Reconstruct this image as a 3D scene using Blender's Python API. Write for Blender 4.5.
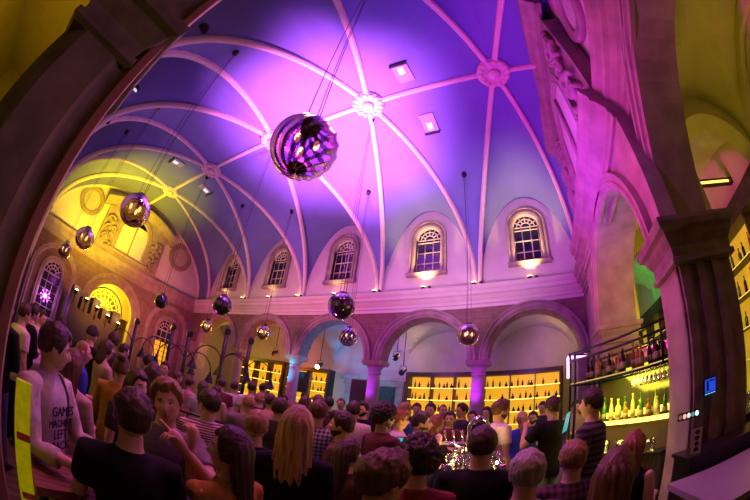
import bpy, bmesh, math, random
from math import sin, cos, pi, radians as R, sqrt, atan2, hypot
from mathutils import Vector as V, Matrix, noise as NZ
random.seed(7)
SC = bpy.context.scene
COL = SC.collection
for o in list(bpy.data.objects): bpy.data.objects.remove(o)

# ------------------------------------------------------------------ camera, world, light, exposure
ZC = 1.9
cd = bpy.data.cameras.new('camera'); cam = bpy.data.objects.new('camera', cd); COL.objects.link(cam)
cd.type = 'PANO'
_cy = cd.cycles if hasattr(cd, 'cycles') and hasattr(cd.cycles, 'panorama_type') else cd
_cy.panorama_type = 'FISHEYE_EQUISOLID'
_cy.fisheye_lens = 330.05 * 36 / 750
_cy.fisheye_fov = R(220)
cd.sensor_width = 36; cd.sensor_height = 24; cd.sensor_fit = 'HORIZONTAL'
cd.clip_start = 0.02; cd.clip_end = 200
def _axes():
    p, ro, y = R(26.98), R(6.79), R(29.35)
    fw = V((0, cos(p), sin(p))); up = V((0, -sin(p), cos(p))); rt = V((1, 0, 0))
    r2 = rt*cos(ro) + up*sin(ro); u2 = up*cos(ro) - rt*sin(ro)
    Z = Matrix.Rotation(y, 3, 'Z')
    return Z @ r2, Z @ u2, Z @ fw
_r, _u, _f = _axes()
cam.matrix_world = Matrix(((_r.x, _u.x, -_f.x, 0), (_r.y, _u.y, -_f.y, 0), (_r.z, _u.z, -_f.z, ZC), (0, 0, 0, 1)))
SC.camera = cam
w = bpy.data.worlds.new('night'); SC.world = w; w.use_nodes = True
w.node_tree.nodes['Background'].inputs[0].default_value = (0.30, 0.12, 0.30, 1)
w.node_tree.nodes['Background'].inputs[1].default_value = 0.03
SC.view_settings.view_transform = 'Standard'; SC.view_settings.look = 'None'
SC.view_settings.gamma = 1; SC.view_settings.use_curve_mapping = False
SC.view_settings.exposure = 0.0
SC.cycles.use_denoising = True
SC.cycles.max_bounces = 6; SC.cycles.diffuse_bounces = 1; SC.cycles.glossy_bounces = 4
SC.cycles.transparent_max_bounces = 12; SC.cycles.transmission_bounces = 6
SC.cycles.sample_clamp_indirect = 4; SC.cycles.caustics_reflective = False; SC.cycles.caustics_refractive = False

def lamp(name, kind, loc, col, watts, target=None, size=0.3, cone=100, blend=0.6):
    l = bpy.data.lights.new(name, kind); l.color = col; l.energy = watts
    if kind == 'AREA': l.size = size
    else: l.shadow_soft_size = size
    if kind == 'SPOT': l.spot_size = R(cone); l.spot_blend = blend
    o = bpy.data.objects.new(name, l); o.location = loc; COL.objects.link(o)
    if target is not None: o.rotation_euler = (V(target) - V(loc)).to_track_quat('-Z', 'Y').to_euler()
    return o
# purple wash on the vault, blue to its right, yellow on the end wall, magenta on the right wall
lamp('vault_wash_violet', 'SPOT', (-4.2, 5.2, 3.1), (1, .20, .95), 13000, (-4.8, 5.3, 9.3), .35, 76, 1.0)
lamp('vault_wash_purple', 'SPOT', (-8.5, 5.0, 3.0), (.60, .08, 1), 520, (-8.5, 5.5, 9.4), .4, 120, .9)
lamp('vault_wash_blue', 'SPOT', (-.4, 4.2, 3.2), (.36, .03, 1), 900, (.2, 5.6, 9.4), .4, 120, .9)
lamp('end_wall_yellow', 'SPOT', (-11.8, 2.6, 3.2), (1, .74, .01), 3400, (-17.2, 2.6, 8.4), .4, 72, .9)
lamp('end_vault_yellow', 'SPOT', (-13.2, 3.2, 3.8), (1, .85, .01), 1500, (-14.8, 3.6, 9.4), .4, 80, .9)
lamp('end_wall_orange', 'SPOT', (-11.5, 4.0, 3.0), (1, .32, .02), 950, (-17.2, 4.0, 4.4), .4, 100, .9)
lamp('end_wall_pink', 'SPOT', (-12.5, 6.5, 3.0), (1, .06, .40), 420, (-17.0, 9.0, 5.5), .4, 110, .9)
lamp('right_wall_magenta', 'SPOT', (-3.6, 4.2, 3.2), (1, .01, .52), 900, (1.7, 4.8, 6.2), .3, 95, .8)
lamp('far_wall_violet', 'SPOT', (-2.0, 5.2, 3.2), (.62, .03, 1), 520, (-1.8, 10, 5.6), .4, 110, .9)
lamp('far_wall_magenta', 'SPOT', (-8.0, 5.2, 3.2), (1, .03, .50), 430, (-8.0, 10, 5.6), .4, 120, .9)
lamp('lunette_pink', 'SPOT', (-2.5, 4.4, 3.2), (1, .58, .50), 700, (-2.0, 10, 7.6), .4, 72, .9)
lamp('lunette_pink', 'SPOT', (-8.5, 4.4, 3.2), (1, .42, .50), 520, (-8.6, 10, 7.6), .4, 100, .9)
for x, c, e in ((-14.2, (1, .62, .03), 60), (-10.6, (1, .22, .01), 75), (-7.0, (.06, .28, 1), 110), (-3.4, (.70, .26, 1), 24), (.1, (.60, .18, 1), 22)):
    lamp('aisle_wash', 'POINT', (x, 11.3, 3.3), c, e, None, .2)
lamp('aisle_amber', 'POINT', (-4.6, 12.0, 4.2), (1, .7, .2), 18, None, .1)
lamp('aisle_amber', 'POINT', (1.2, 11.8, 4.2), (1, .6, .1), 25, None, .1)
lamp('column_teal', 'SPOT', (-9.5, 9.0, 2.1), (.0, .36, 1), 420, (-8.84, 10.3, 2.9), .1, 40, .7)
lamp('column_cyan', 'SPOT', (-9.3, 9.3, 2.4), (.0, .9, .8), 60, (-8.84, 10.3, 3.5), .1, 40, .7)
lamp('column_violet', 'SPOT', (-2.1, 9.0, 2.0), (.42, .02, 1), 240, (-1.64, 10.3, 2.7), .1, 45, .7)
lamp('column_violet', 'SPOT', (-5.7, 9.0, 2.0), (.34, .03, 1), 220, (-5.24, 10.3, 2.7), .1, 45, .7)
lamp('doorway_teal', 'SPOT', (-6.6, 11.0, .8), (.02, .7, .8), 160, (-6.6, 13, 2.2), .1, 110, .8)
lamp('porch_yellow', 'POINT', (-18.2, 4.6, 3.6), (1, .72, .02), 200, None, .2)
for x, y, c, e in ((-1.0, 3.4, (1, .13, .26), 400), (-5.5, 4.5, (1, .07, .36), 360), (-9.5, 4.5, (1, .10, .36), 330), (-2.6, 1.6, (1, .22, .26), 560)):
    lamp('crowd_wash', 'SPOT', (x, y, 8.2), c, e, (x, y-.6, 0), .4, 100, .8)
lamp('near_aisle_amber', 'POINT', (-4.6, -2.4, 3.4), (1, .60, .01), 60, None, .3)
lamp('right_aisle_amber', 'POINT', (3.9, 1.6, 4.4), (1, .80, .02), 8, None, .3)
lamp('right_aisle_yellow', 'POINT', (3.6, 6.6, 3.4), (1, .78, .02), 44, None, .3)
lamp('right_aisle_green', 'SPOT', (3.2, 9.2, 4.6), (.02, .9, .25), 60, (4.75, 10.5, 5.2), .2, 110, .8)
lamp('right_arch_pink', 'SPOT', (-1.5, 4.0, 3.2), (1, .30, .55), 260, (2.2, 7.0, 4.5), .2, 34, .8)
lamp('right_arch_yellow', 'POINT', (2.75, 4.6, 3.0), (1, .75, .02), 22, None, .2)
lamp('near_violet', 'POINT', (.6, 2.4, 4.6), (.75, .06, 1), 26, None, .2)


# ------------------------------------------------------------------ materials
MATS = {}
def _n(nt, t, **k):
    n = nt.nodes.new(t)
    for a, b in k.items(): setattr(n, a, b)
    return n
def mat(name, col, rough=0.6, var=0.12, scale=8.0, metal=0.0, emit=None, es=0.0, bump=0.0, spec=0.5, kind=None, col2=None, freq=20.0, coat=0.0):
    if name in MATS: return MATS[name]
    m = bpy.data.materials.new(name); m.use_nodes = True; nt = m.node_tree; b = nt.nodes['Principled BSDF']
    tc = _n(nt, 'ShaderNodeTexCoord')
    no = _n(nt, 'ShaderNodeTexNoise'); no.inputs['Scale'].default_value = scale; no.inputs['Detail'].default_value = 4
    nt.links.new(tc.outputs['Object'], no.inputs['Vector'])
    ra = _n(nt, 'ShaderNodeValToRGB'); e = ra.color_ramp.elements
    lo = [max(0, c*(1-var)) for c in col]; hi = [min(1, c*(1+var)) for c in col]
    e[0].position, e[1].position = .3, .7
    e[0].color = (*lo, 1); e[1].color = (*hi, 1)
    nt.links.new(no.outputs['Fac'], ra.inputs['Fac'])
    out = ra.outputs['Color']
    if kind in ('stripe', 'plaid', 'wood', 'block'):
        def wave(dirn, f, lo=.45, hi=.55):
            wv = _n(nt, 'ShaderNodeTexWave', bands_direction=dirn); wv.inputs['Scale'].default_value = f
            wv.inputs['Distortion'].default_value = 6.0 if kind == 'wood' else 0.3
            nt.links.new(tc.outputs['Object'], wv.inputs['Vector'])
            r2 = _n(nt, 'ShaderNodeValToRGB'); q = r2.color_ramp.elements; q[0].position, q[1].position = lo, hi
            nt.links.new(wv.outputs['Fac'], r2.inputs['Fac']); return r2.outputs['Color']
        mx = _n(nt, 'ShaderNodeMix', data_type='RGBA')
        if kind == 'block':
            bk = _n(nt, 'ShaderNodeTexBrick'); bk.inputs['Scale'].default_value = freq
            bk.inputs['Color1'].default_value = (0, 0, 0, 1); bk.inputs['Color2'].default_value = (.25, .25, .25, 1); bk.inputs['Mortar'].default_value = (1, 1, 1, 1)
            bk.inputs['Mortar Size'].default_value = .012
            mp = _n(nt, 'ShaderNodeMapping'); mp.inputs['Rotation'].default_value = (R(90), 0, 0)
            nt.links.new(tc.outputs['Object'], mp.inputs['Vector']); nt.links.new(mp.outputs[0], bk.inputs['Vector'])
            fac = bk.outputs['Color']
        elif kind == 'plaid':
            mm = _n(nt, 'ShaderNodeMath', operation='MULTIPLY')
            mm2 = _n(nt, 'ShaderNodeMath', operation='ADD'); mm2.inputs[1].default_value = 0
            a, c = wave('X', freq), wave('Z', freq)
            mm.operation = 'ADD'; nt.links.new(a, mm.inputs[0]); nt.links.new(c, mm.inputs[1])
            mm2.operation = 'MULTIPLY'; mm2.inputs[1].default_value = .5; nt.links.new(mm.outputs[0], mm2.inputs[0]); fac = mm2.outputs[0]
        else: fac = wave('Z' if kind == 'stripe' else 'X', freq, .45 if kind == 'stripe' else .1, .55 if kind == 'stripe' else .9)
        nt.links.new(fac, mx.inputs['Factor']); nt.links.new(out, mx.inputs['A'])
        mx.inputs['B'].default_value = (*(col2 or lo), 1); out = mx.outputs['Result']
    nt.links.new(out, b.inputs['Base Color'])
    b.inputs['Roughness'].default_value = rough; b.inputs['Metallic'].default_value = metal
    b.inputs['Specular IOR Level'].default_value = spec; b.inputs['Coat Weight'].default_value = coat
    if emit: b.inputs['Emission Color'].default_value = (*emit, 1); b.inputs['Emission Strength'].default_value = es
    if bump:
        bp = _n(nt, 'ShaderNodeBump'); bp.inputs['Strength'].default_value = bump; bp.inputs['Distance'].default_value = .02
        nt.links.new(no.outputs['Fac'], bp.inputs['Height']); nt.links.new(bp.outputs['Normal'], b.inputs['Normal'])
    MATS[name] = m; return m
def hairmat(name, col):
    if name in MATS: return MATS[name]
    m = mat(name, col, .5, .45, 1, bump=.35, spec=.45); nt = m.node_tree
    no = [n for n in nt.nodes if n.type == 'TEX_NOISE'][0]; tc = [n for n in nt.nodes if n.type == 'TEX_COORD'][0]
    mp = _n(nt, 'ShaderNodeMapping'); mp.inputs['Scale'].default_value = (70, 70, 7)
    nt.links.new(tc.outputs['Object'], mp.inputs['Vector']); nt.links.new(mp.outputs[0], no.inputs['Vector'])
    bp = [n for n in nt.nodes if n.type == 'BUMP'][0]; bp.inputs['Distance'].default_value = .004
    return m
def glassy(name, tint, refl=(1, 1, 1), rough=.03, blend=.35, base=.06):
    if name in MATS: return MATS[name]
    m = bpy.data.materials.new(name); m.use_nodes = True; nt = m.node_tree; nt.nodes.clear()
    o = _n(nt, 'ShaderNodeOutputMaterial'); mx = _n(nt, 'ShaderNodeMixShader'); tr = _n(nt, 'ShaderNodeBsdfTransparent'); gl = _n(nt, 'ShaderNodeBsdfGlossy')
    lw = _n(nt, 'ShaderNodeLayerWeight'); lw.inputs[0].default_value = blend
    nz = _n(nt, 'ShaderNodeTexNoise'); nz.inputs['Scale'].default_value = 6
    mp = _n(nt, 'ShaderNodeMapRange'); mp.inputs[3].default_value = base; mp.inputs[4].default_value = .9
    nt.links.new(lw.outputs['Fresnel'], mp.inputs[0]); nt.links.new(mp.outputs[0], mx.inputs[0])
    ms = _n(nt, 'ShaderNodeMix', data_type='RGBA'); ms.inputs['Factor'].default_value = .5
    nt.links.new(nz.outputs['Fac'], ms.inputs['Factor']); ms.inputs['A'].default_value = (*tint, 1); ms.inputs['B'].default_value = (*[min(1, c*1.15) for c in tint], 1)
    nt.links.new(ms.outputs['Result'], tr.inputs[0])
    gl.inputs[0].default_value = (*refl, 1); gl.inputs[1].default_value = rough
    nt.links.new(tr.outputs[0], mx.inputs[1]); nt.links.new(gl.outputs[0], mx.inputs[2]); nt.links.new(mx.outputs[0], o.inputs[0])
    MATS[name] = m; return m
STONE = mat('sandstone', (.40, .30, .26), .85, .22, 3.0, bump=.3)
STONEB = mat('sandstone_blocks', (.27, .17, .13), .85, .25, 4.0, kind='block', col2=(.20, .12, .095), freq=1.1, bump=.25)
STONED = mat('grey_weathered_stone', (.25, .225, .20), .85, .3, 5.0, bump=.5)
PLASTER = mat('cream_plaster', (.80, .73, .66), .8, .05, 2.0)
AISLEP = mat('greige_aisle_plaster', (.48, .43, .40), .8, .08, 2.0)
VAULT = mat('blue_vault_paint', (.20, .215, .56), .75, .05, 1.5)
RIBM = mat('cream_rib_plaster', (.90, .76, .66), .7, .05, 6)
OCHRE = mat('ochre_plaster', (.72, .62, .38), .85, .08, 2)
FLOORM = mat('dark_oak_floor', (.10, .06, .04), .45, .3, 3, kind='wood', col2=(.05, .03, .02), freq=2)
BLACK = mat('black_lacquer', (.012, .011, .013), .35, .3, 8)
STEEL = mat('black_steel', (.02, .02, .022), .35, .2, 8, metal=.6)
CHROME = mat('polished_chrome', (.8, .8, .82), .1, .03, 8, metal=1)
WOOD = mat('worn_oak_table', (.30, .13, .075), .5, .2, 4, kind='wood', col2=(.17, .07, .04), freq=6)
DARKW = mat('dark_stained_wood', (.07, .045, .035), .5, .25, 5, kind='wood', col2=(.03, .02, .016), freq=4)
PANE = mat('night_window_glass', (.02, .018, .03), .08, .2, 3, spec=.7)
MUNT = mat('cream_glazing_bar', (.78, .70, .55), .6, .05, 5)
BULB = mat('warm_lamp_bulb', (1, .8, .5), .4, .02, 3, emit=(1, .66, .25), es=4)
SPOTL = mat('warm_spot_lens', (1, .8, .5), .4, .02, 3, emit=(1, .62, .22), es=14)
YPANEL = mat('backlit_amber_panel', (.9, .5, .05), .6, .2, 1.2, emit=(1, .50, .015), es=0.75)
YSTRIP = mat('amber_light_strip', (1, .8, .3), .5, .02, 3, emit=(1, .66, .10), es=2.6)
WIRE = mat('dark_steel_wire', (.05, .035, .05), .5, .1, 3)

# ------------------------------------------------------------------ mesh builder
class MB:
    def __init__(s): s.v, s.f, s.m, s.s = [], [], [], []
    def add(s, vs, fs, mi=0, sm=False):
        b = len(s.v); s.v += [tuple(v) for v in vs]
        for f in fs: s.f.append([b+i for i in f]); s.m.append(mi); s.s.append(sm)
    def box(s, c, d, rz=0, mi=0):
        x, y, z = d[0]/2, d[1]/2, d[2]/2; a, b = cos(rz), sin(rz)
        vs = [(c[0]+p*a-q*b, c[1]+p*b+q*a, c[2]+r) for r in (-z, z) for p, q in ((-x, -y), (x, -y), (x, y), (-x, y))]
        s.add(vs, [(3, 2, 1, 0), (4, 5, 6, 7), (0, 1, 5, 4), (1, 2, 6, 5), (2, 3, 7, 6), (3, 0, 4, 7)], mi)
    def bx(s, x0, x1, y0, y1, z0, z1, mi=0): s.box(((x0+x1)/2, (y0+y1)/2, (z0+z1)/2), (abs(x1-x0), abs(y1-y0), abs(z1-z0)), 0, mi)
    def prism(s, poly, z0, z1, mi=0):
        n = len(poly); vs = [(x, y, z0) for x, y in poly]+[(x, y, z1) for x, y in poly]
        s.add(vs, [tuple(range(n))[::-1], tuple(range(n, 2*n))]+[(i, (i+1) % n, n+(i+1) % n, n+i) for i in range(n)], mi)
    def loft(s, rings, mi=0, sm=True, cap=True, closed=False):
        n = len(rings[0]); vs = [p for r in rings for p in r]; fs = []
        k = len(rings)
        for i in range(k if closed else k-1):
            for j in range(n): fs.append((i*n+j, i*n+(j+1) % n, ((i+1) % k)*n+(j+1) % n, ((i+1) % k)*n+j))
        if cap and not closed: fs += [tuple(range(n))[::-1], tuple(range((k-1)*n, k*n))]
        s.add(vs, fs, mi, sm)
    def tube(s, pts, rad, n=8, mi=0, sm=True, round_=False):
        pts = [V(p) for p in pts]; k = len(pts)
        if not hasattr(rad, '__len__'): rad = [rad]*k
        rad = list(rad)
        if round_:
            d0 = (pts[0]-pts[1]).normalized(); d1 = (pts[-1]-pts[-2]).normalized()
            pts = [pts[0]+d0*rad[0]*.95, pts[0]+d0*rad[0]*.6]+pts+[pts[-1]+d1*rad[-1]*.6, pts[-1]+d1*rad[-1]*.95]
            rad = [rad[0]*.25, rad[0]*.8]+rad+[rad[-1]*.8, rad[-1]*.25]; k = len(pts)
        rings = []; t = (pts[1]-pts[0]).normalized(); a = t.orthogonal().normalized()
        for i in range(k):
            t = (pts[min(i+1, k-1)]-pts[max(i-1, 0)])
            t = t.normalized() if t.length > 1e-9 else V((0, 0, 1))
            a = (a-t*a.dot(t)); a = a.normalized() if a.length > 1e-6 else t.orthogonal().normalized()
            b = t.cross(a); r = rad[i]
            rings.append([pts[i]+(a*cos(2*pi*j/n)+b*sin(2*pi*j/n))*r for j in range(n)])
        s.loft(rings, mi, sm)
    def lathe(s, prof, c=(0, 0, 0), n=16, mi=0, sm=True):
        s.loft([[(c[0]+r*cos(2*pi*j/n), c[1]+r*sin(2*pi*j/n), c[2]+z) for j in range(n)] for r, z in prof], mi, sm)
    def ball(s, c, r, nu=14, nv=9, mi=0, fn=None, M=None):
        if not hasattr(r, '__len__'): r = (r, r, r)
        rings = []
        for i in range(nv+1):
            th = pi*(i/nv); th = max(.03, min(pi-.03, th)); ring = []
            for j in range(nu):
                ph = 2*pi*j/nu; d = V((sin(th)*cos(ph), sin(th)*sin(ph), -cos(th)))
                k = fn(d) if fn else 1
                p = V((d.x*r[0]*k, d.y*r[1]*k, d.z*r[2]*k))
                if M: p = M @ p
                ring.append(V(c)+p)
            rings.append(ring)
        s.loft(rings, mi, True)
    def mesh(s, name, mats):
        me = bpy.data.meshes.new(name); me.from_pydata(s.v, [], s.f)
        for m in (mats if isinstance(mats, (list, tuple)) else [mats]): me.materials.append(m)
        me.polygons.foreach_set('material_index', s.m); me.polygons.foreach_set('use_smooth', s.s); me.update()
        return me
    def build(s, name, mats, parent=None, loc=(0, 0, 0), rz=0, **t):
        return obj(name, s.mesh(name, mats), parent, loc, rz, **t)
def obj(name, me, parent=None, loc=(0, 0, 0), rz=0, **t):
    o = bpy.data.objects.new(name, me); COL.objects.link(o)
    o.location = loc; o.rotation_euler = (0, 0, rz)
    if parent is not None: o.parent = parent
    tag(o, **t); return o
def tag(o, label=None, cat=None, group=None, kind=None):
    if label: o['label'] = label
    if cat: o['category'] = cat
    if group: o['group'] = group
    if kind: o['kind'] = kind
    return o
def thing(name, label, cat, loc=(0, 0, 0), rz=0, group=None): return obj(name, None, None, loc, rz, label=label, cat=cat, group=group)
def st(name, mb, mats, parent=None, **k): return mb.build(name, mats, parent, kind='structure' if parent is None else None, **k)
def dup(o, loc=None, rz=None, parent=None, label=None, group=None):
    c = o.copy(); COL.objects.link(c)
    if parent is not None: c.parent = parent
    if loc is not None: c.location = loc
    if rz is not None: c.rotation_euler = (0, 0, rz)
    if label: c['label'] = label
    if group: c['group'] = group
    for ch in list(o.children): dup(ch, parent=c)
    return c

# ------------------------------------------------------------------ the hall: planes
XL, XR, YF, YN = -17.2, 1.9, 10.0, -0.5
ZS, ZCO, ZRI = 3.45, 5.8, 9.45          # arch springing, cornice top, vault ridge
YC = (YF+YN)/2; HY = (YF-YN)/2
EDGE = [1.95, -1.64, -5.24, -8.84, -12.44, -16.04]
def fz(v): return ZCO+(ZRI-ZCO)*sqrt(max(0, 1-v*v))
def lz(u): return ZCO+3.3*(max(0, 1-abs(u)**2.1))**.72
def vz(x, y):
    v = min(1, abs(y-YC)/HY)
    for a, b in zip(EDGE[1:], EDGE):
        if a <= x <= b:
            u = abs(x-(a+b)/2)/((b-a)/2)
            if v > u:
                t = (v-u)/max(1e-6, 1-u); return (1-t)*fz(u)+t*lz(u)
    return fz(v)
def bayu(x):
    for a, b in zip(EDGE[1:], EDGE):
        if a <= x <= b: return abs(x-(a+b)/2)/((b-a)/2)
    return 1
def PF(s, n, z): return (s, YF-n, z)
def PL(s, n, z): return (XL+n, s, z)
def PR(s, n, z): return (XR-n, s, z)
def PB(Y):
    return lambda s, n, z: (s, Y-n, z)
def PX(X):
    return lambda s, n, z: (X-n, s, z)

def arch_wall(mb, P, s0, s1, z0, z1, ops, nf=0.0, nb=-.6, mi=0, N=20, jm=0):
    top = z1 if callable(z1) else (lambda s: z1)
    def quad(a, b, za0, zb0, za1, zb1):
        for n in (nf, nb): mb.add([P(a, n, za0), P(b, n, zb0), P(b, n, zb1), P(a, n, za1)], [(0, 1, 2, 3)], mi)
    def solid(a, b):
        if b-a < 1e-4: return
        k = max(1, int((b-a)/.25)) if callable(z1) else 1
        for i in range(k):
            p, q = a+(b-a)*i/k, a+(b-a)*(i+1)/k; quad(p, q, z0, z0, top(p), top(q))
    def inner(a, za, b, zb): mb.add([P(a, nf, za), P(b, nf, zb), P(b, nb, zb), P(a, nb, za)], [(0, 1, 2, 3)], jm)
    cur = s0
    for sc, r, zs, zb in sorted(ops):
        solid(cur, sc-r)
        pts = [(sc-r*cos(pi*i/N), zs+r*sin(pi*i/N)) for i in range(N+1)]
        for (a, za), (b, zb_) in zip(pts, pts[1:]):
            quad(a, b, za, zb_, top(a), top(b)); inner(a, za, b, zb_)
            if zb > z0+1e-3: quad(a, b, z0, z0, zb, zb)
        if zs > zb: inner(sc-r, zb, sc-r, zs); inner(sc+r, zb, sc+r, zs)
        if zb > z0+1e-3: inner(sc-r, zb, sc+r, zb)
        cur = sc+r
    solid(cur, s1)
    for s in (s0, s1): mb.add([P(s, nf, z0), P(s, nb, z0), P(s, nb, top(s)), P(s, nf, top(s))], [(0, 1, 2, 3)], mi)
def arch_ring(mb, P, sc, r, zs, prof, zb=None, N=28, mi=0, cap=True):
    # prof: closed list of (radial, normal); legs run down to zb
    path = []
    if zb is not None: path.append((-1, 0, zb))
    path += [(-cos(pi*i/N), sin(pi*i/N), zs) for i in range(N+1)]
    if zb is not None: path.append((1, 0, zb))
    rings = [[P(sc+c*(r+a), n, z+s*(r+a)) for a, n in prof] for c, s, z in path]
    mb.loft(rings, mi, False, cap)
RING = [(0, -.02), (0, .03), (.05, .05), (.07, .09), (.13, .09), (.15, .06), (.2, .06), (.22, .1), (.27, .1), (.27, -.02)]
def extr(mb, P, s0, s1, prof, mi=0):
    mb.loft([[P(s, n, z) for n, z in prof] for s in (s0, s1)], mi, False)
CORN = [(-.02, 5.14), (.05, 5.14), (.05, 5.24), (.09, 5.27), (.09, 5.36), (.13, 5.40), (.2, 5.50), (.27, 5.54), (.27, 5.64), (.33, 5.70), (.37, 5.78), (.37, 5.82), (-.02, 5.82)]

# floor and the vault
m = MB(); m.bx(XL-1, 6, -6, 14, -.2, 0); st('floor', m, FLOORM)
m = MB()
def vault_patch(x0, x1, nx, ny):
    for i in range(nx):
        for j in range(ny):
            a, b = x0+(x1-x0)*i/nx, x0+(x1-x0)*(i+1)/nx
            c, d = YN+(YF-YN)*j/ny, YN+(YF-YN)*(j+1)/ny
            e = 1e-5
            m.add([(a, c, vz(a+e, c)), (b, c, vz(b-e, c)), (b, d, vz(b-e, d)), (a, d, vz(a+e, d))], [(0, 1, 2, 3)], 0, True)
for a, b in zip(EDGE[1:], EDGE): vault_patch(a, b, 36, 72)
vault_patch(XL-.3, EDGE[-1], 3, 72)
st('ceiling', m, VAULT)
def rib(mb, pts, w=.075, h=.11):
    rings = []
    for i, p in enumerate(pts):
        p = V(p); t = (V(pts[min(i+1, len(pts)-1)])-V(pts[max(0, i-1)])).normalized()
        s = t.cross(V((0, 0, 1))); s = s.normalized() if s.length > .02 else V((1, 0, 0))
        d = t.cross(s).normalized()
        if d.z > 0: d = -d
        if abs(d.z) < .2 and d.y*(p.y-YC) > 0: d = -d
        rings.append([p+s*w-d*.03, p+s*w+d*h*.55, p+s*w*.5+d*h, p-s*w*.5+d*h, p-s*w+d*h*.55, p-s*w-d*.03])
    mb.loft(rings, 0, False)
tn = 0
for a, b in zip(EDGE[1:], EDGE):
    xc, hw = (a+b)/2, (b-a)/2
    for sx in (-1, 1):
        m = MB()
        for sy in (-1, 1):
            pts = []
            for k in range(29):
                v = sin(pi/2*k/28); v = min(v, .9995); pts.append((xc+sx*hw*v*.965, YC+sy*HY*v, fz(v)))
            rib(m, pts)
        tn += 1; st('trim_%d' % tn, m, RIBM)
m = MB(); rib(m, [(x, YC, ZRI) for x in (XR, -1, -5, -9, -13, XL)]); st('trim_ridge_rib', m, RIBM)
m = MB(); rib(m, [(XL+.06, YC+HY*sin(t), fz(sin(t))) for t in [(-1+2*i/30)*pi/2*.99 for i in range(31)]], .09, .12); st('trim_end_rib', m, RIBM)
ROSE = ['first', 'second', 'third', 'fourth', 'fifth']
for i, (a, b) in enumerate(zip(EDGE[1:], EDGE)):
    xc = (a+b)/2
    r = thing('ceiling_rosette', 'round carved plaster rosette where vault ribs cross, %s from the right wall' % ROSE[i], 'rosette', (xc, YC, ZRI-.1), group='vault rosettes')
    m = MB(); m.lathe([(.02, .1), (.44, .1), (.46, .03), (.40, -.02), (.3, -.03), (.28, .0), (.02, .0)], n=28); m.build('disc', RIBM, r)
    for k in range(14):
        q = MB(); t = 2*pi*k/14; q.ball((.36*cos(t), .36*sin(t), -.03), (.085, .085, .05), 8, 6); q.build('petal', RIBM, r)
    q = MB(); q.ball((0, 0, -.05), (.17, .17, .1), 14, 8); q.lathe([(.02, -.16), (.06, -.15), (.08, -.1), (.02, -.08)], n=10); q.build('boss', RIBM, r)

# far wall: lunette walls with windows above, arcade below
WC = [(a+b)/2 for a, b in zip(EDGE[1:], EDGE)]
WCX = [w_ for w_ in WC]
ops = [(x, .47, 7.93, 6.55) for x in WCX]
m = MB(); arch_wall(m, PF, EDGE[-1], EDGE[0], ZCO-.1, lambda s: lz(bayu(s))+.12, ops, 0, -.5); st('wall_far_lunettes', m, PLASTER)
FR = [(-.0, -.3), (0, .05), (.04, .09), (.10, .09), (.12, .05), (.16, .05), (.18, .11), (.235, .11), (.235, -.05)]
def sash(name, P, sc, r, zs, zb, depth, nv=3, dz=.42, frame=True, label=None, wmat=STONE, pane=PANE):
    root = obj(name, None); root['kind'] = 'structure'
    if frame:
        m = MB(); arch_ring(m, P, sc, r, zs, FR, zb); extr(m, P, sc-r-.27, sc+r+.27, [(-.3, zb-.14), (.17, zb-.14), (.17, zb-.02), (.12, zb+.02), (-.3, zb+.02)]); m.build('window_frame', wmat, root)
    m = MB(); t = .022
    def bar(a, za, b, zb_):
        m.tube([P(a, depth, za), P(b, depth, zb_)], t, 6)
    for i in range(-1, nv):
        f = (i+1)/nv; x = sc-r+2*r*f
        if 0 < f < 1: bar(x, zb, x, zs)
    z = zb
    while z < zs+.01: bar(sc-r, z, sc+r, z); z += dz
    bar(sc-r, zs, sc+r, zs); bar(sc-r+.02, zb, sc-r+.02, zs); bar(sc+r-.02, zb, sc+r-.02, zs)
    for k in range(1, 6): bar(sc+.38*r*cos(pi*k/6), zs+.38*r*sin(pi*k/6), sc+r*cos(pi*k/6), zs+r*sin(pi*k/6))
    for q in (.38, .7, .98):
        m.tube([P(sc+q*r*cos(pi*k/16), depth, zs+q*r*sin(pi*k/16)) for k in range(17)], t, 6)
    m.build('glazing_bars', MUNT, root)
    m = MB(); N = 20; vs = [P(sc-r, depth-.03, zb), P(sc+r, depth-.03, zb)]+[P(sc+r*cos(pi*k/N), depth-.03, zs+r*sin(pi*k/N)) for k in range(N+1)]
    m.add(vs, [tuple(range(len(vs)))]); m.build('pane', pane, root)
    return root
for i, x in enumerate(WCX): sash('window_%d' % (i+1), PF, x, .47, 7.93, 6.55, -.13)
# cornice and frieze, arcade
m = MB(); extr(m, PF, XL, XR, CORN); st('trim_cornice_far', m, PLASTER)
ARX = WC
m = MB(); arch_wall(m, PF, XL-.3, XR+.3, ZS, ZCO-.3, [(x, 1.48, ZS, ZS) for x in ARX], 0, -.62); st('wall_far', m, STONEB)
for i, x in enumerate(ARX):
    m = MB(); arch_ring(m, PF, x, 1.48, ZS, RING); st('trim_archivolt_%d' % (i+1), m, STONE)
def column(x, y, name='column'):
    root = obj(name, None, None, (x, y, 0)); root['kind'] = 'structure'
    m = MB(); m.lathe([(.30, .32), (.30, .36), (.26, .42)]+[(.245-.035*(k/10)**1.6, .42+2.58*k/10) for k in range(11)]+[(.21, 3.0), (.24, 3.02), (.24, 3.06), (.21, 3.08)], n=24); m.build('shaft', STONE, root)
    m = MB(); m.box((0, 0, .14), (.68, .68, .28)); m.lathe([(.33, .28), (.34, .31), (.33, .34), (.29, .35)], n=24); m.build('base', STONE, root)
    m = MB(); m.lathe([(.21, 3.06), (.22, 3.14), (.26, 3.19), (.27, 3.23), (.30, 3.28), (.34, 3.30)], n=24); m.box((0, 0, 3.33), (.70, .66, .07)); m.box((0, 0, 3.41), (.76, .70, .09)); m.build('capital', STONE, root)
for x in EDGE[1:5]: column(x, YF+.31)
m = MB(); m.bx(XR-.4, XR+.3, YF-.02, YF+.6, 0, ZS); st('trim_pier_right', m, STONE)
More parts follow.
